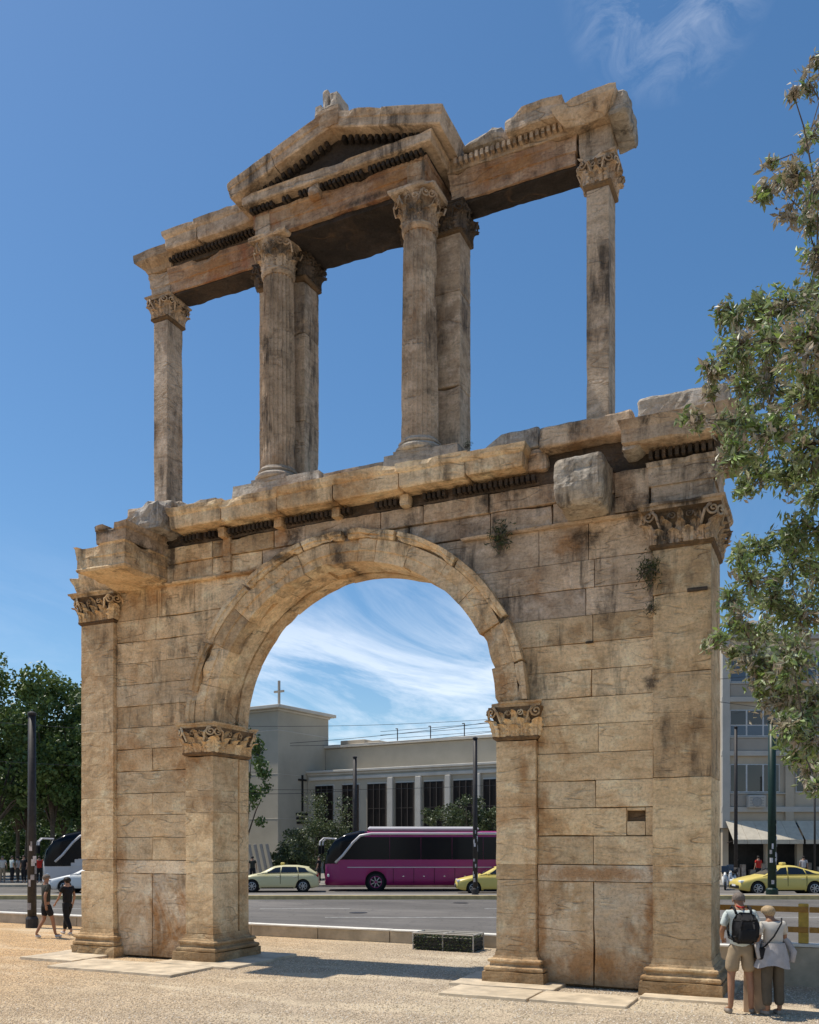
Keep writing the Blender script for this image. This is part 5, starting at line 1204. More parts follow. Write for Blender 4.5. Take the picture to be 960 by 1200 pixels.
    for sg in (-1, 1):
        addmesh('headlight', *rbox(xf + .02, xf + .42, sg * (h * .70) - .17, sg * (h * .70) + .17, .60, .74, .03), 'headlight', t); addmesh('tail_light', *rbox(xr - .30, xr - .01, sg * (h * .77) - .12, sg * (h * .77) + .12, .78, .95, .03), 'red_lens', t)
        addmesh('mirror', *rbox(xf + 1.55, xf + 1.72, sg * (h + .10) - .1, sg * (h + .10) + .09, .96, 1.08, .03), paint, t)
        for xx in (xf + 2.38, xf + 3.33): MB().box(xx - .012, xx + .012, sg * h * .99 - .012, sg * h * .99 + .012, .45, .97).build('door_seam', 'well', t)
        for xx in (xf + 2.15, xf + 3.05): addmesh('door_handle', *rbox(xx, xx + .17, sg * h - .02, sg * h + .02, .80, .83, .008), 'chrome', t)
        MB().box(wf + .5, wb - .5, sg * h * .97 - .015, sg * h * .97 + .015, .2, .26).build('sill_strip', 'well', t)
    addmesh('bumper', *rbox(xf - .03, xf + .15, -h * .72, h * .72, .30, .50, .05), 'well', t); addmesh('number_plate', *rbox(xf - .045, xf - .03, -.25, .25, .42, .52, .003), 'headlight', t)
    if taxi: 
        sg = addmesh('roof_sign', *rbox(xf + 2.35, xf + 2.55, -.22, .22, Ht, Ht + .13, .03), 'taxi_yellow', t)
        me = None
    return t
def roadpos(px, D): p = PX(px, D); return (p[0], p[1], RZ + .002)
kT = FPX / 48.
car('taxi_estate', 'pale yellow estate taxi in front of the church, partly hidden by the left pier', roadpos(326, 49.2), YAW + R(4), 'taxi_pale', Ln=4.4, Ht=1.44)
car('taxi', 'yellow taxi whose front shows between the sticker pole and the right pier', roadpos(587, 47.4), YAW, 'taxi_yellow', Ln=4.7, wagon=False)
car('taxi', 'yellow taxi parked before the shops beside the green post', roadpos(914, 46.6), YAW, 'taxi_yellow', Ln=4.65, wagon=False, Ht=1.5, WB=2.85, wr=.34)
car('white_car', 'white car in front of the dark-windowed coach left of the arch', roadpos(112, 48.2), YAW, 'car_white', Ln=4.4, taxi=False)
car('parked_car', 'grey white car at the right border behind the yellow taxi', roadpos(1008, 47.5), YAW, 'car_white', Ln=4.2, taxi=False)
def bus(name, label, loc, rz, paint, roofm, Ln=12.2, Wd=2.5, Ht=3.45, pod=True, nose=.55, zg=1.42):
    t = thing(name, label, 'coach', loc, rz); h = Wd / 2; xf = -Ln / 2; xr = Ln / 2; wr = .50; wxs = (xf + 2.75, xf + 9.15)
    zw0, zw1 = 1.72, 2.95
    xs_ = sorted(set(list(np.linspace(xf, xf + 2.6, 40)) + list(np.linspace(xf + 2.7, xr, 60)) + [w_ + s_ * wr * 1.2 for w_ in wxs for s_ in (-1, 1)])); st = []
    def top(x): return interp(x, [(xf, 1.6), (xf + .12, 2.2), (xf + .5, 2.75), (xf + 1.1, 3.1), (xf + 1.9, 3.27), (xr - .3, 3.27), (xr, 3.1)])
    for x in xs_:
        tap = 1 - .18 * np.clip((xf + .9 - x) / .9, 0, 1) ** 2 - .03 * np.clip((x - xr + .3) / .3, 0, 1); w = h * tap; zb = .32; za = zb
        for wx in wxs:
            dx = abs(x - wx)
            if dx < wr * 1.2: za = max(za, wr + math.sqrt(max(0, (wr * 1.2) ** 2 - dx * dx)))
        zt = top(x); lv = [1.3, 1.5, 1.7, 1.9, 2.1, 2.3, 2.5, 2.7, 2.95]
        sec = [(0, zb), (w * .7, zb), (w * .705, za), (w * .985, za), (w, max(.7, za + .01))]
        for q, z in enumerate(lv):
            z2 = max(min(z, zt - .05 - .012 * (len(lv) - q)), .72 + .002 * q + max(0, za - .7)); sec.append((w * (1 - .035 * np.clip((z2 - zt + .5) / .5, 0, 1) ** 2), z2))
        sec += [(w * .93, zt - .04), (w * .6, zt), (0, zt + .02)]
        st.append((x, sec))
    BV, BF = loft(st); BV = np.array(BV)
    # vertex normals, used to lay the windscreen just outside the shell
    nr = np.zeros_like(BV)
    for f in BF:
        if len(f) != 4: continue
        a0, a1, a2 = BV[f[0]], BV[f[1]], BV[f[2]]; nv = np.cross(a1 - a0, a2 - a0); nr[list(f)] += nv
    nr /= np.maximum(np.linalg.norm(nr, axis=1, keepdims=True), 1e-9); cc = BV.mean(0); sgn = np.sign(((BV - [0, 0, 1.8]) * nr).sum(1)); nr *= np.where(sgn == 0, 1, sgn)[:, None]
    WF = [f for f in BF if len(f) == 4 and BV[list(f), 2].mean() > zg and BV[list(f), 0].mean() - xf < nose + (BV[list(f), 2].mean() - 1.5) * 1.0]
    use = sorted({q for f in WF for q in f}); ix = {q: i for i, q in enumerate(use)}
    addmesh('windscreen', BV[use] + nr[use] * .02, [tuple(ix[q] for q in f) for f in WF], 'bus_glass', t, smooth=True)
    addmesh('body', *loft(st), paint, t, smooth=True)
    for sg in (-1, 1):
        # side glazing, one pane per bay
        bays = [(xf + 1.75, xf + 3.5), (xf + 3.512, xf + 5.2), (xf + 5.212, xf + 6.9), (xf + 6.912, xf + 8.6), (xf + 8.612, xf + 10.3), (xf + 10.312, xr - .25)]
        for i, (a_, b_) in enumerate(bays):
            y0_ = h + .012; xa_b = a_ - (1.0 if i == 0 else 0); V = [(xa_b, sg * y0_, zw0), (b_, sg * y0_, zw0), (b_, sg * (y0_ - .015), zw1), (a_ , sg * (y0_ - .015), zw1), (xa_b, sg * (y0_ - .03), zw0), (b_, sg * (y0_ - .03), zw0), (b_, sg * (y0_ - .05), zw1), (a_, sg * (y0_ - .05), zw1)]
            addmesh('side_window', V, [(0, 1, 2, 3), (7, 6, 5, 4), (0, 4, 5, 1), (1, 5, 6, 2), (2, 6, 7, 3), (3, 7, 4, 0)], 'bus_glass', t)
        MB().tube([(xf + .55, sg * (h - .02), 1.55), (xf + .95, sg * (h + .01), 1.95), (xf + 1.5, sg * (h + .01), 2.65), (xf + 1.9, sg * (h - .01), 3.02), (xf + 2.5, sg * (h - .03), 3.13), (xr - .2, sg * (h - .03), 3.13)], .075, 6).build('cantrail', roofm, t, smooth=True)
        MB().box(xf + 1.2, xr - .1, sg * h - .02, sg * h + .02, 1.28, 1.32).build('trim_strip', roofm, t)
        for k in range(5): MB().box(xf + 3.7 + k * 1.12 - .01, xf + 3.7 + k * 1.12 + .01, sg * h - .012, sg * h + .012, .42, 1.25).build('locker_seam', 'well', t)
        for k in range(4): addmesh('locker_latch', *rbox(xf + 4.2 + k * 1.12, xf + 4.3 + k * 1.12, sg * h - .01, sg * h + .022, .78, .84, .006), 'chrome', t)
        for wx in wxs:
            wheel(t, wx, sg * (h - .16), wr, .28, sg, paint if paint == 'bus_purple' else 'rim'); V, F = lathe(0, 0, [(0, wr * 1.18), (.35, wr * 1.18)], 24, amp=0); V = V[:, [0, 2, 1]]; V[:, 1] = sg * (h * .70) + V[:, 1] * sg; addmesh('wheel_well', V, F, 'well', t, loc=(wx, 0, wr))
        wheel(t, xf + 10.5, sg * (h - .16), wr, .28, sg)
        ar = [(wxs[1] + 1.35 * wr * 1.2 * math.cos(a_), sg * (h + .0), wr + 1.22 * wr * math.sin(a_)) for a_ in np.linspace(.2, math.pi - .1, 9)]; MB().tube(ar, .03, 5).build('arch_trim', paint, t)
        addmesh('headlight', *rbox(xf + .1, xf + .5, sg * h * .72 - .22, sg * h * .72 + .22, .75, .95, .04), 'headlight', t)
        mb = MB().tube([(xf + .5, sg * h * .8, 2.85), (xf - .1, sg * (h * .95), 2.88), (xf - .28, sg * (h * 1.0), 2.70), (xf - .30, sg * h, 2.45)], .05, 6); mb.build('mirror_arm', roofm, t); addmesh('mirror', *rbox(xf - .38, xf - .22, sg * h - .14, sg * h + .14, 2.0, 2.5, .05), 'well', t)
    addmesh('bumper', *rbox(xf - .04, xf + .3, -h * .8, h * .8, .34, .6, .06), paint, t)
    if pod: addmesh('roof_pod', *rbox(xf + 2.3, xf + 8.4, -h * .8, h * .8, 3.27, 3.52, .1), roofm, t)
    return t
bus('purple_coach', 'long dark purple coach with black windows and pale roof edge seen through the arch', roadpos(383 + 6.1 * 21, 50.8), YAW + R(1.5), 'bus_purple', 'bus_white', Ht=3.45)
bus('white_coach', 'white coach with a large black windscreen just left of the arch', (*PX(62 + 4.6 * 19.6 , 54.5), RZ), YAW + R(24), 'bus_white', 'bus_white', pod=False, Ln=9.6, nose=1.5, zg=1.15)
# scooter beside the arch, partly behind the right corner
def scooter(label, loc, rz):
    t = thing('scooter', label, 'scooter', loc, rz)
    wheel(t, -.62, 0, .25, .1, -1); wheel(t, .62, 0, .25, .1, -1)
    MB().tube([(.55, 0, .45), (.3, 0, .62), (-.05, 0, .35), (-.35, 0, .32), (-.5, 0, .75), (-.42, 0, 1.0)], [.16, .2, .14, .12, .1, .05], 10).build('body', 'car_white', t, smooth=True)
    addmesh('seat', *rbox(0, .75, -.14, .14, .74, .84, .04), 'cloth_black', t); MB().tube([(-.45, -.3, 1.05), (-.42, 0, 1.02), (-.45, .3, 1.05)], .02, 6).build('handlebar', 'steel_dark', t)
    MB().tube([(-.62, 0, .25), (-.48, 0, .8)], .03, 6).build('fork', 'steel_grey', t); addmesh('top_box', *rbox(.6, .95, -.2, .2, .85, 1.15, .05), 'steel_dark', t); addmesh('screen', *rbox(-.58, -.55, -.2, .2, 1.0, 1.35, .01), 'glass_blue', t)
scooter('pale scooter parked at the right corner of the arch beside the shops', roadpos(850, 51), YAW + R(70))
scooter('scooter parked behind the pale scooter near the awning', roadpos(858, 53.5), YAW + R(60))
# hedge and far buildings that close the view under the left trees
tree('hedge', 'dense dark hedge behind the tree trunks at the far left', 'hedge', gpos(20, 90, RZ), 4.6, 9, .2, 9000, .4, 'leaf_plane', 60, .1, seed=90, zr=2.3)
tree('hedge', 'dense dark hedge behind the trunks next to the arch', 'hedge', gpos(110, 92, RZ), 4.6, 9, .2, 9000, .4, 'leaf_plane', 60, .1, seed=91, zr=2.3)
p = PX(-60, 120); LB = thing('apartment_block', 'low grey block far behind the trees on the left', 'building', (p[0], p[1], RZ), YAW)
addmesh('wall', *rbox(-14, 30, 0, 12, 0, 8, .05), 'block_wall', LB)
for fl in range(2):
    for k in range(12): addmesh('window', *rbox(-12 + k * 3.4, -10.4 + k * 3.4, -.05, -.005, 1.5 + fl * 3.2, 3.2 + fl * 3.2, .01), 'glass_dark', LB)

# planter box with its wire frame before the low wall
PLT = thing('planter', 'low dark planter overgrown with ivy under a rusty frame before the low wall', 'planter', (6.80, 4.2, 0), 0)
PLT.scale = (.84, .9, .82)
for y0, y1, x0, x1 in ((-.34, -.30, -.85, .85), (.30, .34, -.85, .85), (-.30, .30, -.85, -.81), (-.30, .30, .81, .85)):
    for k in range(3): addmesh('board', *rbox(x0, x1, y0, y1, .02 + k * .115, .125 + k * .115, .008), 'planter', PLT)
addmesh('soil', *rbox(-.80, .80, -.29, .29, .05, .3, .02), 'earth', PLT)
for x in (-.86, 0, .86):
    MB().tube([(x, -.36, 0), (x, -.36, .46), (x, .36, .46), (x, .36, 0)], .022, 5).build('frame_bar', 'block_trim', PLT)
for y in (-.36, 0, .36): MB().tube([(-.86, y, .46), (.86, y, .46)], .022, 5).build('frame_bar', 'block_trim', PLT)
P = rng.uniform(-1, 1, (4200, 3)) * np.array([.86, .36, .20]) + np.array([0, 0, .22]); edge = (np.abs(P[:, 1]) > .28) | ((P[:, 2] > .34) & (rng.random(len(P)) < .3)) | (np.abs(P[:, 0]) > .75); P = P[edge]; P[:, 1] *= 1.16
V, F = leaves_at(P, 1, .06, .6); addmesh('ivy', V, F, 'leaf_shrub', PLT, attr=np.repeat(rng.random(len(P)) * .5, 4), kind='stuff')

# low concrete wall with the ochre railing on the right
JW = thing('parapet_wall', 'low weathered concrete wall behind the two visitors at the right', 'wall', (13.3, 1.85, 0))
for k in range(5):
    V, F = stone_v(k * 2, k * 2 + 1.985, 0, .22, -.05, .66, res=.14, r=.012, amp=.008, chip=.06); addmesh('wall_panel', V, F, 'concrete', JW)
    V, F = stone_v(k * 2 - .005, k * 2 + 1.99, -.03, .25, .662, .715, res=.3, r=.008, amp=.003); addmesh('coping', V, F, 'kerb_white', JW)
RA = thing('railing', 'ochre metal railing with two brown rails above the concrete wall at the right', 'railing', (13.3, 1.94, 0))
for k in range(5):
    addmesh('post', *rbox(.83 + k * 1.95, .99 + k * 1.95, -.05, .05, .717, 1.385, .01), 'yellow_paint', RA)
    for z in (.90, 1.24): addmesh('rail', *rbox(-.95 + k * 1.95, .99 + k * 1.95, -.075, -.052, z, z + .095, .006), 'rail_paint', RA)

# information lectern between the visitors
LE = thing('info_lectern', 'rust-brown information lectern between the two visitors', 'sign', (13.66, -.86, 0), R(-4))
addmesh('pedestal', *rbox(-.15, .17, -.16, .16, 0, .98, .008), 'corten', LE)
V, F = rbox(-.32, .34, -.25, .27, 0, .05, .008); V = np.array(V); V[:, 2] += .99 + V[:, 1] * .42 + .02; addmesh('panel', V, F, 'corten', LE)
V, F = rbox(-.29, .31, -.22, .24, .0, .006, .001); V = np.array(V); V[:, 2] += 1.062 + V[:, 1] * .42; pn = addmesh('sign_face', V, F, 'sign_face', LE)
for k in range(7):
    V, F = rbox(-.25, .26 - .1 * (k % 3 == 2), -.0, .012, .0, .002, .0005); V = np.array(V); y = .16 - k * .05; V[:, 1] += y; V[:, 2] += 1.0695 + V[:, 1] * .42; addmesh('text_line', V, F, 'steel_dark', pn)

# ------------------------------------------------------------------ people
def skin(nodes, edges, levels=1):
    """nodes: {name: (x, y, z, r)}; first node is the root"""
    names = list(nodes); me = bpy.data.meshes.new('skin_tmp'); me.from_pydata([nodes[k][:3] for k in names], [(names.index(a), names.index(b)) for a, b in edges], []); me.update()
    o = bpy.data.objects.new('skin_tmp', me); COL.objects.link(o)
    md = o.modifiers.new('s', 'SKIN'); md.use_smooth_shade = True; md.branch_smoothing = .4
    sv = me.skin_vertices[0].data
    for i, k in enumerate(names):
        r = nodes[k][3]; sv[i].radius = (r, r) if not hasattr(r, '__len__') else r; sv[i].use_root = (i == 0)
    sb = o.modifiers.new('u', 'SUBSURF'); sb.levels = sb.render_levels = levels
    dg = bpy.context.evaluated_depsgraph_get(); ev = o.evaluated_get(dg); m2 = ev.to_mesh()
    V = np.array([v.co[:] for v in m2.vertices]); F = [tuple(p_.vertices) for p_ in m2.polygons]; ev.to_mesh_clear()
    bpy.data.objects.remove(o); bpy.data.meshes.remove(me); return V, F
BASE = dict(pelvis=(0, 0, .97, .125), waist=(0, 0, 1.10, .115), chest=(0, .0, 1.29, .135), upper=(0, -.01, 1.40, .115), neck=(0, 0, 1.50, .05), head=(0, .02, 1.585, .078), crown=(0, .015, 1.675, .074),
            shL=(-.165, 0, 1.41, .052), elL=(-.235, -.03, 1.14, .040), wrL=(-.25, .06, .90, .026), paL=(-.25, .085, .845, .030),
            shR=(.165, 0, 1.41, .052), elR=(.235, -.03, 1.14, .040), wrR=(.25, .06, .90, .026), paR=(.25, .085, .845, .030),
            hiL=(-.085, 0, .88, .088), knL=(-.10, .015, .50, .056), caL=(-.10, -.02, .34, .052), anL=(-.10, -.02, .09, .036), toL=(-.115, .13, .035, .032),
            hiR=(.085, 0, .88, .088), knR=(.10, .015, .50, .056), caR=(.10, -.02, .34, .052), anR=(.10, -.02, .09, .036), toR=(.115, .13, .035, .032))
EDG = [('pelvis', 'waist'), ('waist', 'chest'), ('chest', 'upper'), ('upper', 'neck'), ('neck', 'head'), ('head', 'crown')] + [e for s_ in 'LR' for e in (('upper', 'sh' + s_), ('sh' + s_, 'el' + s_), ('el' + s_, 'wr' + s_), ('wr' + s_, 'pa' + s_), ('pelvis', 'hi' + s_), ('hi' + s_, 'kn' + s_), ('kn' + s_, 'ca' + s_), ('ca' + s_, 'an' + s_), ('an' + s_, 'to' + s_))]
def person(label, loc, rz, H, pose=None, skinm='skin', top='cloth_mint', bottom='cloth_khaki', bottom_len='shorts', hair='hair_grey', hair_len=0, shoes='shoe', fine=True, group=None, sleeve=.62, extra=None, loose=1.0):
    t = thing('person', label, 'person', loc, rz, group); k_ = H / 1.75
    nd = {k: list(v) for k, v in BASE.items()}
    for k, v in (pose or {}).items(): nd[k][:3] = v
    ed = list(EDG)
    if fine:
        for s_, sg in (('L', -1), ('R', 1)):
            w = np.array(nd['wr' + s_][:3]); p_ = np.array(nd['pa' + s_][:3]); d = (p_ - w); d /= np.linalg.norm(d); side = np.cross(d, [sg * 1., 0, 0]); side /= max(1e-6, np.linalg.norm(side)); inn = np.cross(side, d)
            for j, (off, ln) in enumerate(((-.026, .062), (-.009, .072), (.009, .068), (.025, .052))):
                a = p_ + side * off + d * .035; b = a + d * ln * .5 ; c = b + d * ln * .45 + np.array([-sg * .012, 0, 0]) 
                for nm, q, r in (('a', a, .0095), ('b', b, .0085), ('c', c, .0065)): nd[f'f{s_}{j}{nm}'] = [*q, r]
                ed += [('pa' + s_, f'f{s_}{j}a'), (f'f{s_}{j}a', f'f{s_}{j}b'), (f'f{s_}{j}b', f'f{s_}{j}c')]
            a = w + d * .03 - side * .030; b = a + d * .035 - side * .012
            nd[f't{s_}a'] = [*a, .012]; nd[f't{s_}b'] = [*b, .009]; ed += [('pa' + s_, f't{s_}a'), (f't{s_}a', f't{s_}b')]
    nd = {k: (v[0], v[1], v[2], v[3]) for k, v in nd.items()}
    cy = nd['chest'][1]
    def flat(V):   # a body is wider than deep
        w = np.clip((V[:, 2] - .86) / .08, 0, 1) * np.clip((1.5 - V[:, 2]) / .06, 0, 1) * (np.abs(V[:, 0]) < .19); yc = np.interp(V[:, 2], [.97, 1.29, 1.5], [nd['pelvis'][1], nd['chest'][1], nd['neck'][1]])
        V[:, 1] = yc + (V[:, 1] - yc) * (1 - .22 * w); V[:, 0] *= 1 + .12 * w; return V
    V, F = skin(nd, ed, 1); V = flat(V) * k_; addmesh('body', V, F, skinm, t, smooth=True)
    def cloth(name, keys, edges, add, mat, amp=.010, lv=2):
        n2 = {k: (*nd[k][:3], nd[k][3] + add.get(k, add['*'])) for k in keys}
        for k in list(edges): 
            pass
        for nm, a, b, f_, r_ in extra_nodes: 
            if nm in keys: pass
        V, F = skin(n2, edges, lv); V = flat(V); V = V + (np.stack([fbm(V, 7, q, 3) - .5 for q in (3, 19, 41)], 1)) * 2 * amp; return addmesh(name, V * k_, F, mat, t, smooth=True)
    extra_nodes = []
    def lerp(a, b, f_, r): 
        A, B = np.array(nd[a][:3]), np.array(nd[b][:3]); return (*(A + (B - A) * f_), r)
    for s_ in 'LR':
        nd['sl' + s_] = lerp('sh' + s_, 'el' + s_, sleeve, .062); nd['le' + s_] = lerp('hi' + s_, 'kn' + s_, .82, .088 * loose)
        nd['cu' + s_] = lerp('ca' + s_, 'an' + s_, .8, .062 * loose)
    nd['hem'] = (0, nd['pelvis'][1], .885, .14)
    if bottom:
        nd['belt'] = (0, nd['pelvis'][1], 1.03, .112)
        if bottom_len == 'shorts': cloth('shorts', ['pelvis', 'belt', 'hiL', 'hiR', 'leL', 'leR'], [('pelvis', 'belt')] + [e for s_ in 'LR' for e in (('pelvis', 'hi' + s_), ('hi' + s_, 'le' + s_))], {'*': .018, 'belt': .026, 'leL': 0, 'leR': 0}, bottom, .012)
        else: cloth('trousers', ['pelvis', 'belt', 'hiL', 'hiR', 'knL', 'knR', 'cuL', 'cuR'], [('pelvis', 'belt')] + [e for s_ in 'LR' for e in (('pelvis', 'hi' + s_), ('hi' + s_, 'kn' + s_), ('kn' + s_, 'cu' + s_))], {'*': .02, 'belt': .026, 'cuL': 0, 'cuR': 0, 'knL': .024 * loose, 'knR': .024 * loose}, bottom, .012)
    cloth('shirt', ['hem', 'waist', 'chest', 'upper', 'shL', 'shR', 'slL', 'slR'], [('hem', 'waist'), ('waist', 'chest'), ('chest', 'upper')] + [e for s_ in 'LR' for e in (('upper', 'sh' + s_), ('sh' + s_, 'sl' + s_))], {'*': .032, 'hem': .014, 'slL': 0, 'slR': 0, 'upper': .012}, top, .010)
    # shoes
    for s_ in 'LR':
        a = np.array(nd['an' + s_][:3]); b = np.array(nd['to' + s_][:3]); V, F = skin({'a': (*(a + [0, -.02, -.045]), .043), 'b': (*((a + b) / 2 + [0, 0, -.02]), .043), 'c': (*(b + [0, .02, .0]), .036)}, [('a', 'b'), ('b', 'c')], 2)
        zmin = V[:, 2].min(); V[:, 2] = np.maximum(V[:, 2], min(a[2] - .088, b[2] - .033)); addmesh('shoe', V * k_, F, shoes, t, smooth=True)
    # head details
    hd = np.array(nd['head'][:3]); cr_ = np.array(nd['crown'][:3]); ax = cr_ - hd; ax /= np.linalg.norm(ax); fwd = np.cross([1., 0, 0], ax); fwd /= np.linalg.norm(fwd)
    if fwd[1] < 0: fwd = -fwd
    def hp(x, f, u_): return hd + np.array([x, 0, 0]) + fwd * f + ax * u_
    if fine:
        MB().tube([hp(0, .075, .05) * k_, hp(0, .098, .02) * k_, hp(0, .078, .005) * k_], [.008, .013, .008], 6).build('nose', skinm, t)
        for sg in (-1, 1):
            V, F = lathe(0, 0, [(-.028, .008), (-.01, .018), (.012, .020), (.03, .010)], 8, amp=0); V = V * [.5, 1, 1] + hp(sg * .080, -.005, .02); addmesh('ear', V * k_, F, skinm, t, smooth=True)
            V, F = lathe(0, 0, [(-.006, .002), (0, .009), (.006, .002)], 8, amp=0); V = V + hp(sg * .030, .074, .042); addmesh('eye', V * k_, F, 'hair_dark', t, smooth=True)
        MB().box(-.022, .022, 0, .006, -.004, .004).build('mouth', 'cloth_red', t, loc=tuple(hp(0, .072, -.025) * k_))
    # hair cap, longer at the back
    n1, n2 = 14, 9; V = []; F = []
    for i in range(n2 + 1):
        th = math.pi * (i / n2) * (.56 if not hair_len else .60)
        for j in range(n1):
            a = 2 * math.pi * j / n1; back = max(0, -math.sin(a)); tt = th * (1 + (.28 + .42 * hair_len) * back - .22 * max(0, math.sin(a)))
            r_ = .092 + .014 * hair_len; q = hp(r_ * math.sin(tt) * math.cos(a), .105 * (1 + .08 * hair_len) * math.sin(tt) * math.sin(a) - .006, .048 + .088 * math.cos(tt) - hair_len * .03 * back * (i / n2) ** 2); V.append(q)
    for i in range(n2):
        for j in range(n1): F.append((i * n1 + j, i * n1 + (j + 1) % n1, (i + 1) * n1 + (j + 1) % n1, (i + 1) * n1 + j))
    V = np.array(V); V = V + (np.stack([fbm(V, 22, q, 2) - .5 for q in (3, 19, 41)], 1)) * .016; addmesh('hair', V * k_, F, hair, t, smooth=True)
    return t, nd, k_, hp
# the man with the backpack, head bent over the panel
mp_ = gp = GZ(868, 1188)
pz = dict(neck=(0, .05, 1.49), head=(0, .10, 1.56), crown=(0, .125, 1.645), upper=(0, .02, 1.40), elR=(.26, -.02, 1.14), wrR=(.215, .10, .93), paR=(.20, .13, .88), elL=(-.25, .02, 1.15), wrL=(-.20, .20, 1.02), paL=(-.17, .26, 1.01), knL=(-.13, .0, .50), caL=(-.135, -.03, .34), anL=(-.14, -.03, .09), toL=(-.18, .11, .035), knR=(.13, .02, .5), caR=(.14, -.01, .34), anR=(.14, -.01, .09), toR=(.19, .11, .035))
man, nd, kk_, hp = person('man in pale T-shirt and khaki shorts with a black backpack bending over the lectern', (mp_[0], mp_[1], .0), YAW - R(6), 1.76, pz, 'skin_tan', 'cloth_mint', 'cloth_khaki', 'shorts', 'hair_grey', 0, 'shoe', loose=1.18, sleeve=.78)
def soft(x0, x1, y0, y1, z0, z1, r, amp, seed=0):
    V, F = stone_v(x0, x1, y0, y1, z0, z1, res=.04, r=r, amp=amp, chip=0); return V, F
V, F = soft(-.175, .175, -.34, -.135, 1.02, 1.44, .09, .016); V[:, 1] -= .05 * np.sin(np.clip((V[:, 2] - 1.02) / .42, 0, 1) * math.pi) * (V[:, 1] < -.2); V[:, 0] *= 1 - .22 * np.clip((V[:, 2] - 1.25) / .2, 0, 1)
bpk = addmesh('backpack', V, F, 'cloth_black', None, smooth=True, cat='backpack', label='black backpack worn by the man in the pale T-shirt'); bpk.location = man.location; bpk.rotation_euler = man.rotation_euler
V, F = soft(-.12, .12, -.40, -.33, 1.06, 1.24, .03, .008); addmesh('front_pocket', V, F, 'cloth_black', bpk, smooth=True)
for sg in (-1, 1): MB().tube([(sg * .10, -.17, 1.42), (sg * .11, -.10, 1.50), (sg * .11, .02, 1.515), (sg * .125, .13, 1.40), (sg * .15, .13, 1.2), (sg * .17, -.05, 1.08), (sg * .14, -.2, 1.06)], .017, 6).build('shoulder_strap', 'cloth_black', bpk, smooth=True)
MB().tube([(-.05, .02, 1.52), (0, -.045, 1.50), (.06, .02, 1.50)], .012, 6).build('neck_cord', 'cloth_red', man)
# the woman with the shirt tied round her waist
wp_ = GZ(906, 1190)
pz = dict(neck=(0, .05, 1.48), head=(-.01, .10, 1.56), crown=(-.02, .12, 1.64), elL=(-.26, .02, 1.16), wrL=(-.17, .22, 1.06), paL=(-.13, .27, 1.05), elR=(.24, .06, 1.16), wrR=(.14, .24, 1.08), paR=(.09, .27, 1.08))
wom, nd, kk_, hp = person('fair-haired woman in cream top and olive trousers with a grey shirt round her waist', (wp_[0], wp_[1], 0), YAW + R(10), 1.58, pz, 'skin_tan', 'cloth_cream', 'cloth_olive', 'long', 'hair_blond', 1.0, 'shoe', loose=1.25, sleeve=.7)
n1 = 26; V = []; F = []
for i in range(8):
    z = 1.13 - i * .052
    for j in range(n1):
        a = math.pi * 1.28 * (j / (n1 - 1)) + math.pi * .86; r_ = .165 + .012 * i + .010 * math.sin(j * 1.7) * i / 7 + .02 * (i > 5) * math.sin(j * .9); V.append((r_ * 1.08 * math.cos(a), r_ * .92 * math.sin(a) * 1.0, z - .03 * math.sin(j * .5) * (i / 7) - (.0)))
for i in range(7):
    for j in range(n1 - 1): F.append((i * n1 + j, i * n1 + j + 1, (i + 1) * n1 + j + 1, (i + 1) * n1 + j))
V0 = np.array(V); n0 = len(V0); V = np.concatenate([V0, V0 * [.95, .95, 1]]); F += [tuple(q + n0 for q in f[::-1]) for f in F[:]]
addmesh('tied_shirt', V * kk_, F, 'cloth_grey', wom, smooth=True)
MB().tube([(.16, .10, 1.12), (.24, .03, 1.02), (.30, -.02, .88), (.27, -.03, .74)], [.03, .045, .05, .04], 8).build('shirt_sleeve', 'cloth_grey', wom, smooth=True)
MB().tube([(-.16, .08, 1.10), (-.23, .02, .98), (-.22, -.03, .80)], [.03, .04, .035], 8).build('shirt_sleeve', 'cloth_grey', wom, smooth=True)
MB().tube([(.10, -.05, 1.36), (.05, -.13, 1.30), (-.08, -.155, 1.12), (-.18, -.10, .98), (-.20, .02, .92)], .012, 6).build('bag_strap', 'cloth_black', wom, smooth=True)
bg = addmesh('shoulder_bag', *soft(-.23, -.15, -.08, .12, .78, .96, .02, .006), 'cloth_black', None, smooth=True, cat='bag', label='small black shoulder bag on the left hip of the fair-haired woman'); bg.location = wom.location; bg.rotation_euler = wom.rotation_euler
# the two walkers on the left
p = GZ(54, 1099.5); pz = dict(hiL=(-.08, 0, .88), knL=(-.08, -.02, .5), caL=(-.08, -.12, .35), anL=(-.08, -.24, .12), toL=(-.09, -.12, .035), knR=(.09, .14, .52), caR=(.09, .17, .34), anR=(.09, .22, .09), toR=(.10, .37, .05), elL=(-.27, .04, 1.15), wrL=(-.33, .14, .93), paL=(-.34, .17, .88), elR=(.25, -.12, 1.15), wrR=(.28, -.12, .91), paR=(.29, -.11, .86))
person('walking man in a dark green T-shirt and black shorts left of the arch', (p[0], p[1], 0), YAW - R(48), 1.64, pz, 'skin_tan', 'cloth_darkgreen', 'cloth_black', 'shorts', 'hair_grey', 0, 'shoe_white', sleeve=.7)
p = GZ(79, 1095.5); pz = dict(hiL=(-.08, 0, .88), knL=(-.08, -.06, .5), caL=(-.08, -.16, .35), anL=(-.08, -.28, .12), toL=(-.09, -.16, .035), knR=(.09, .14, .52), caR=(.09, .19, .34), anR=(.09, .24, .09), toR=(.10, .39, .05), elL=(-.20, .10, 1.15), wrL=(-.22, .24, .95), paL=(-.22, .28, .91))
person('walking woman dressed in black with long dark hair beside the left pier', (p[0], p[1], 0), YAW + R(60), 1.54, pz, 'skin', 'cloth_black', 'cloth_black', 'long', 'hair_dark', 1.3, 'shoe_white')
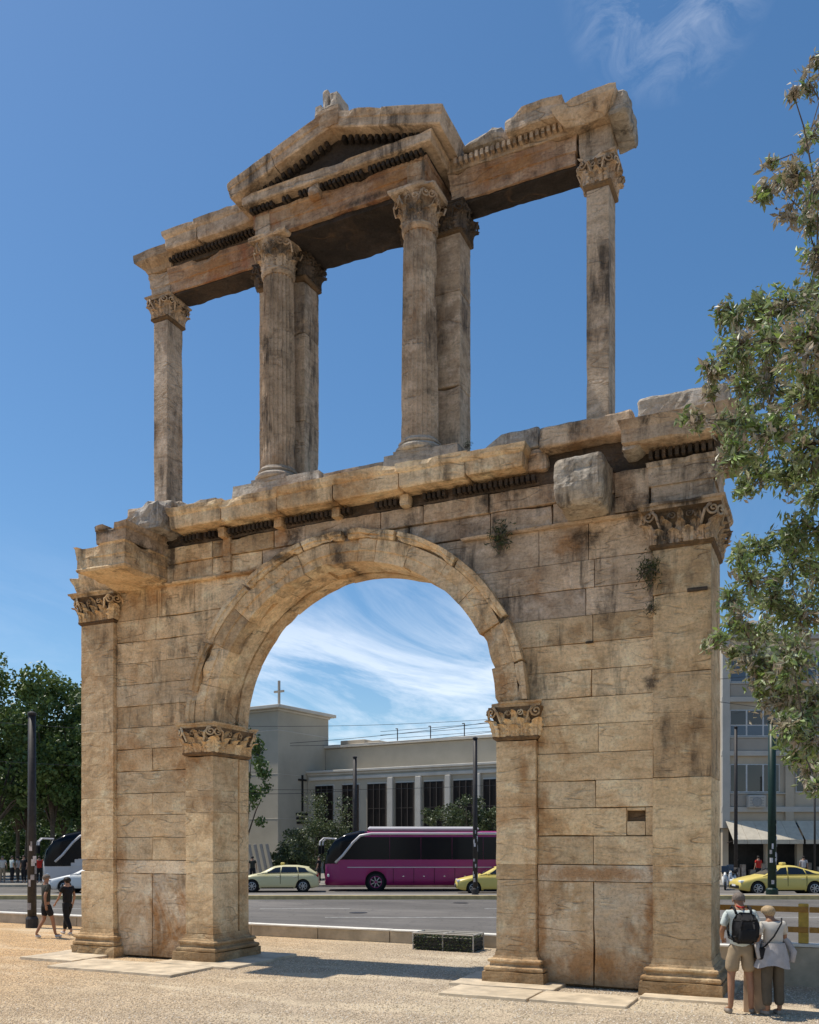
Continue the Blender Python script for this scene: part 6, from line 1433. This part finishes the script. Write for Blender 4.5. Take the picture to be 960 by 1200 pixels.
# people across the road, small in the picture
for i, (px, D, H, top, bot, hr, lb, rz) in enumerate(((3, 57, 1.7, 'cloth_cream', 'cloth_khaki', 'hair_grey', 'person in a white top at the far left under the trees', 20), (14, 56.5, 1.72, 'cloth_mint', 'cloth_black', 'hair_dark', 'person in a pale top with dark trousers, second from the left edge', -40),
    (21, 57.5, 1.65, 'cloth_cream', 'cloth_olive', 'hair_dark', 'person in a cream top standing in the middle of the group under the trees', 90), (28, 56.3, 1.75, 'cloth_black', 'cloth_black', 'hair_dark', 'person in black just left of the dark tram pole', 160),
    (46, 56, 1.72, 'cloth_red', 'cloth_black', 'hair_dark', 'person in a red top right of the dark tram pole across the road', 30), (52, 56.5, 1.74, 'cloth_black', 'cloth_black', 'hair_dark', 'person in dark clothes between the tram pole and the pale coach', -20),
    (374, 56, 1.72, 'cloth_black', 'cloth_black', 'hair_dark', 'dark-clothed person walking behind the estate taxi before the purple coach', 70), (296, 56, 1.7, 'cloth_darkgreen', 'cloth_black', 'hair_dark', 'person in dark clothes close to the left pier beyond the estate taxi', 0),
    (889, 56, 1.72, 'cloth_red', 'cloth_black', 'hair_dark', 'person in a red shirt behind the yellow taxi under the awning', 15), (942, 57, 1.7, 'cloth_grey', 'cloth_black', 'hair_dark', 'person in grey under the awning at the right edge', -15))):
    p = PX(px, D); person(lb, (p[0], p[1], RZ + .14), YAW + R(rz), H, None, 'skin', top, bot, 'long', hr, 0, 'shoe', fine=False)
# dry leaves blown over the gravel, manhole covers, drains, shop signs
n = 420; uu = rng.uniform(-7, 8.5, n); Dd = rng.uniform(11.8, 21, n); P = CAM[:2] + uu[:, None] * Dd[:, None] / 16 * RT + Dd[:, None] * FW; P = P[P[:, 1] < 4.6]
V, F = leaves_at(np.c_[P, np.full(len(P), .018)], 1, .05, .45); V[:, 2] = .012 + (V[:, 2] - .018) * .3 + .006
addmesh('fallen_leaves', V, F, 'leaf_dry', attr=np.repeat(rng.random(len(P)), 4), kind='stuff', cat='leaves', label='dry fallen leaves scattered over the gravel in front of the arch')
for i, (px, D) in enumerate(((420, 34.3), (150, 30.5), (540, 39.8))):
    p = PX(px, D); V, F = lathe(0, 0, [(0, .34), (.012, .34), (.014, .31)], 24, amp=0)
    addmesh('manhole_cover', V, F, 'steel_dark', loc=(p[0], p[1], RZ + .001), cat='manhole cover', label=('round dark manhole cover in the middle lanes seen through the arch', 'round manhole cover in the near lane behind the left pier', 'round manhole cover close to the median before the coach')[i])
for k, (px, w_, mt) in enumerate(((868, 1.1, 'cloth_red'), (921, .9, 'glass_blue'), (946, 1.0, 'yellow_paint'))):
    bb('sign_board', bx(px), bx(px) + w_, .02, .09, 3.62 - .0, 3.95, mt, b=.01)
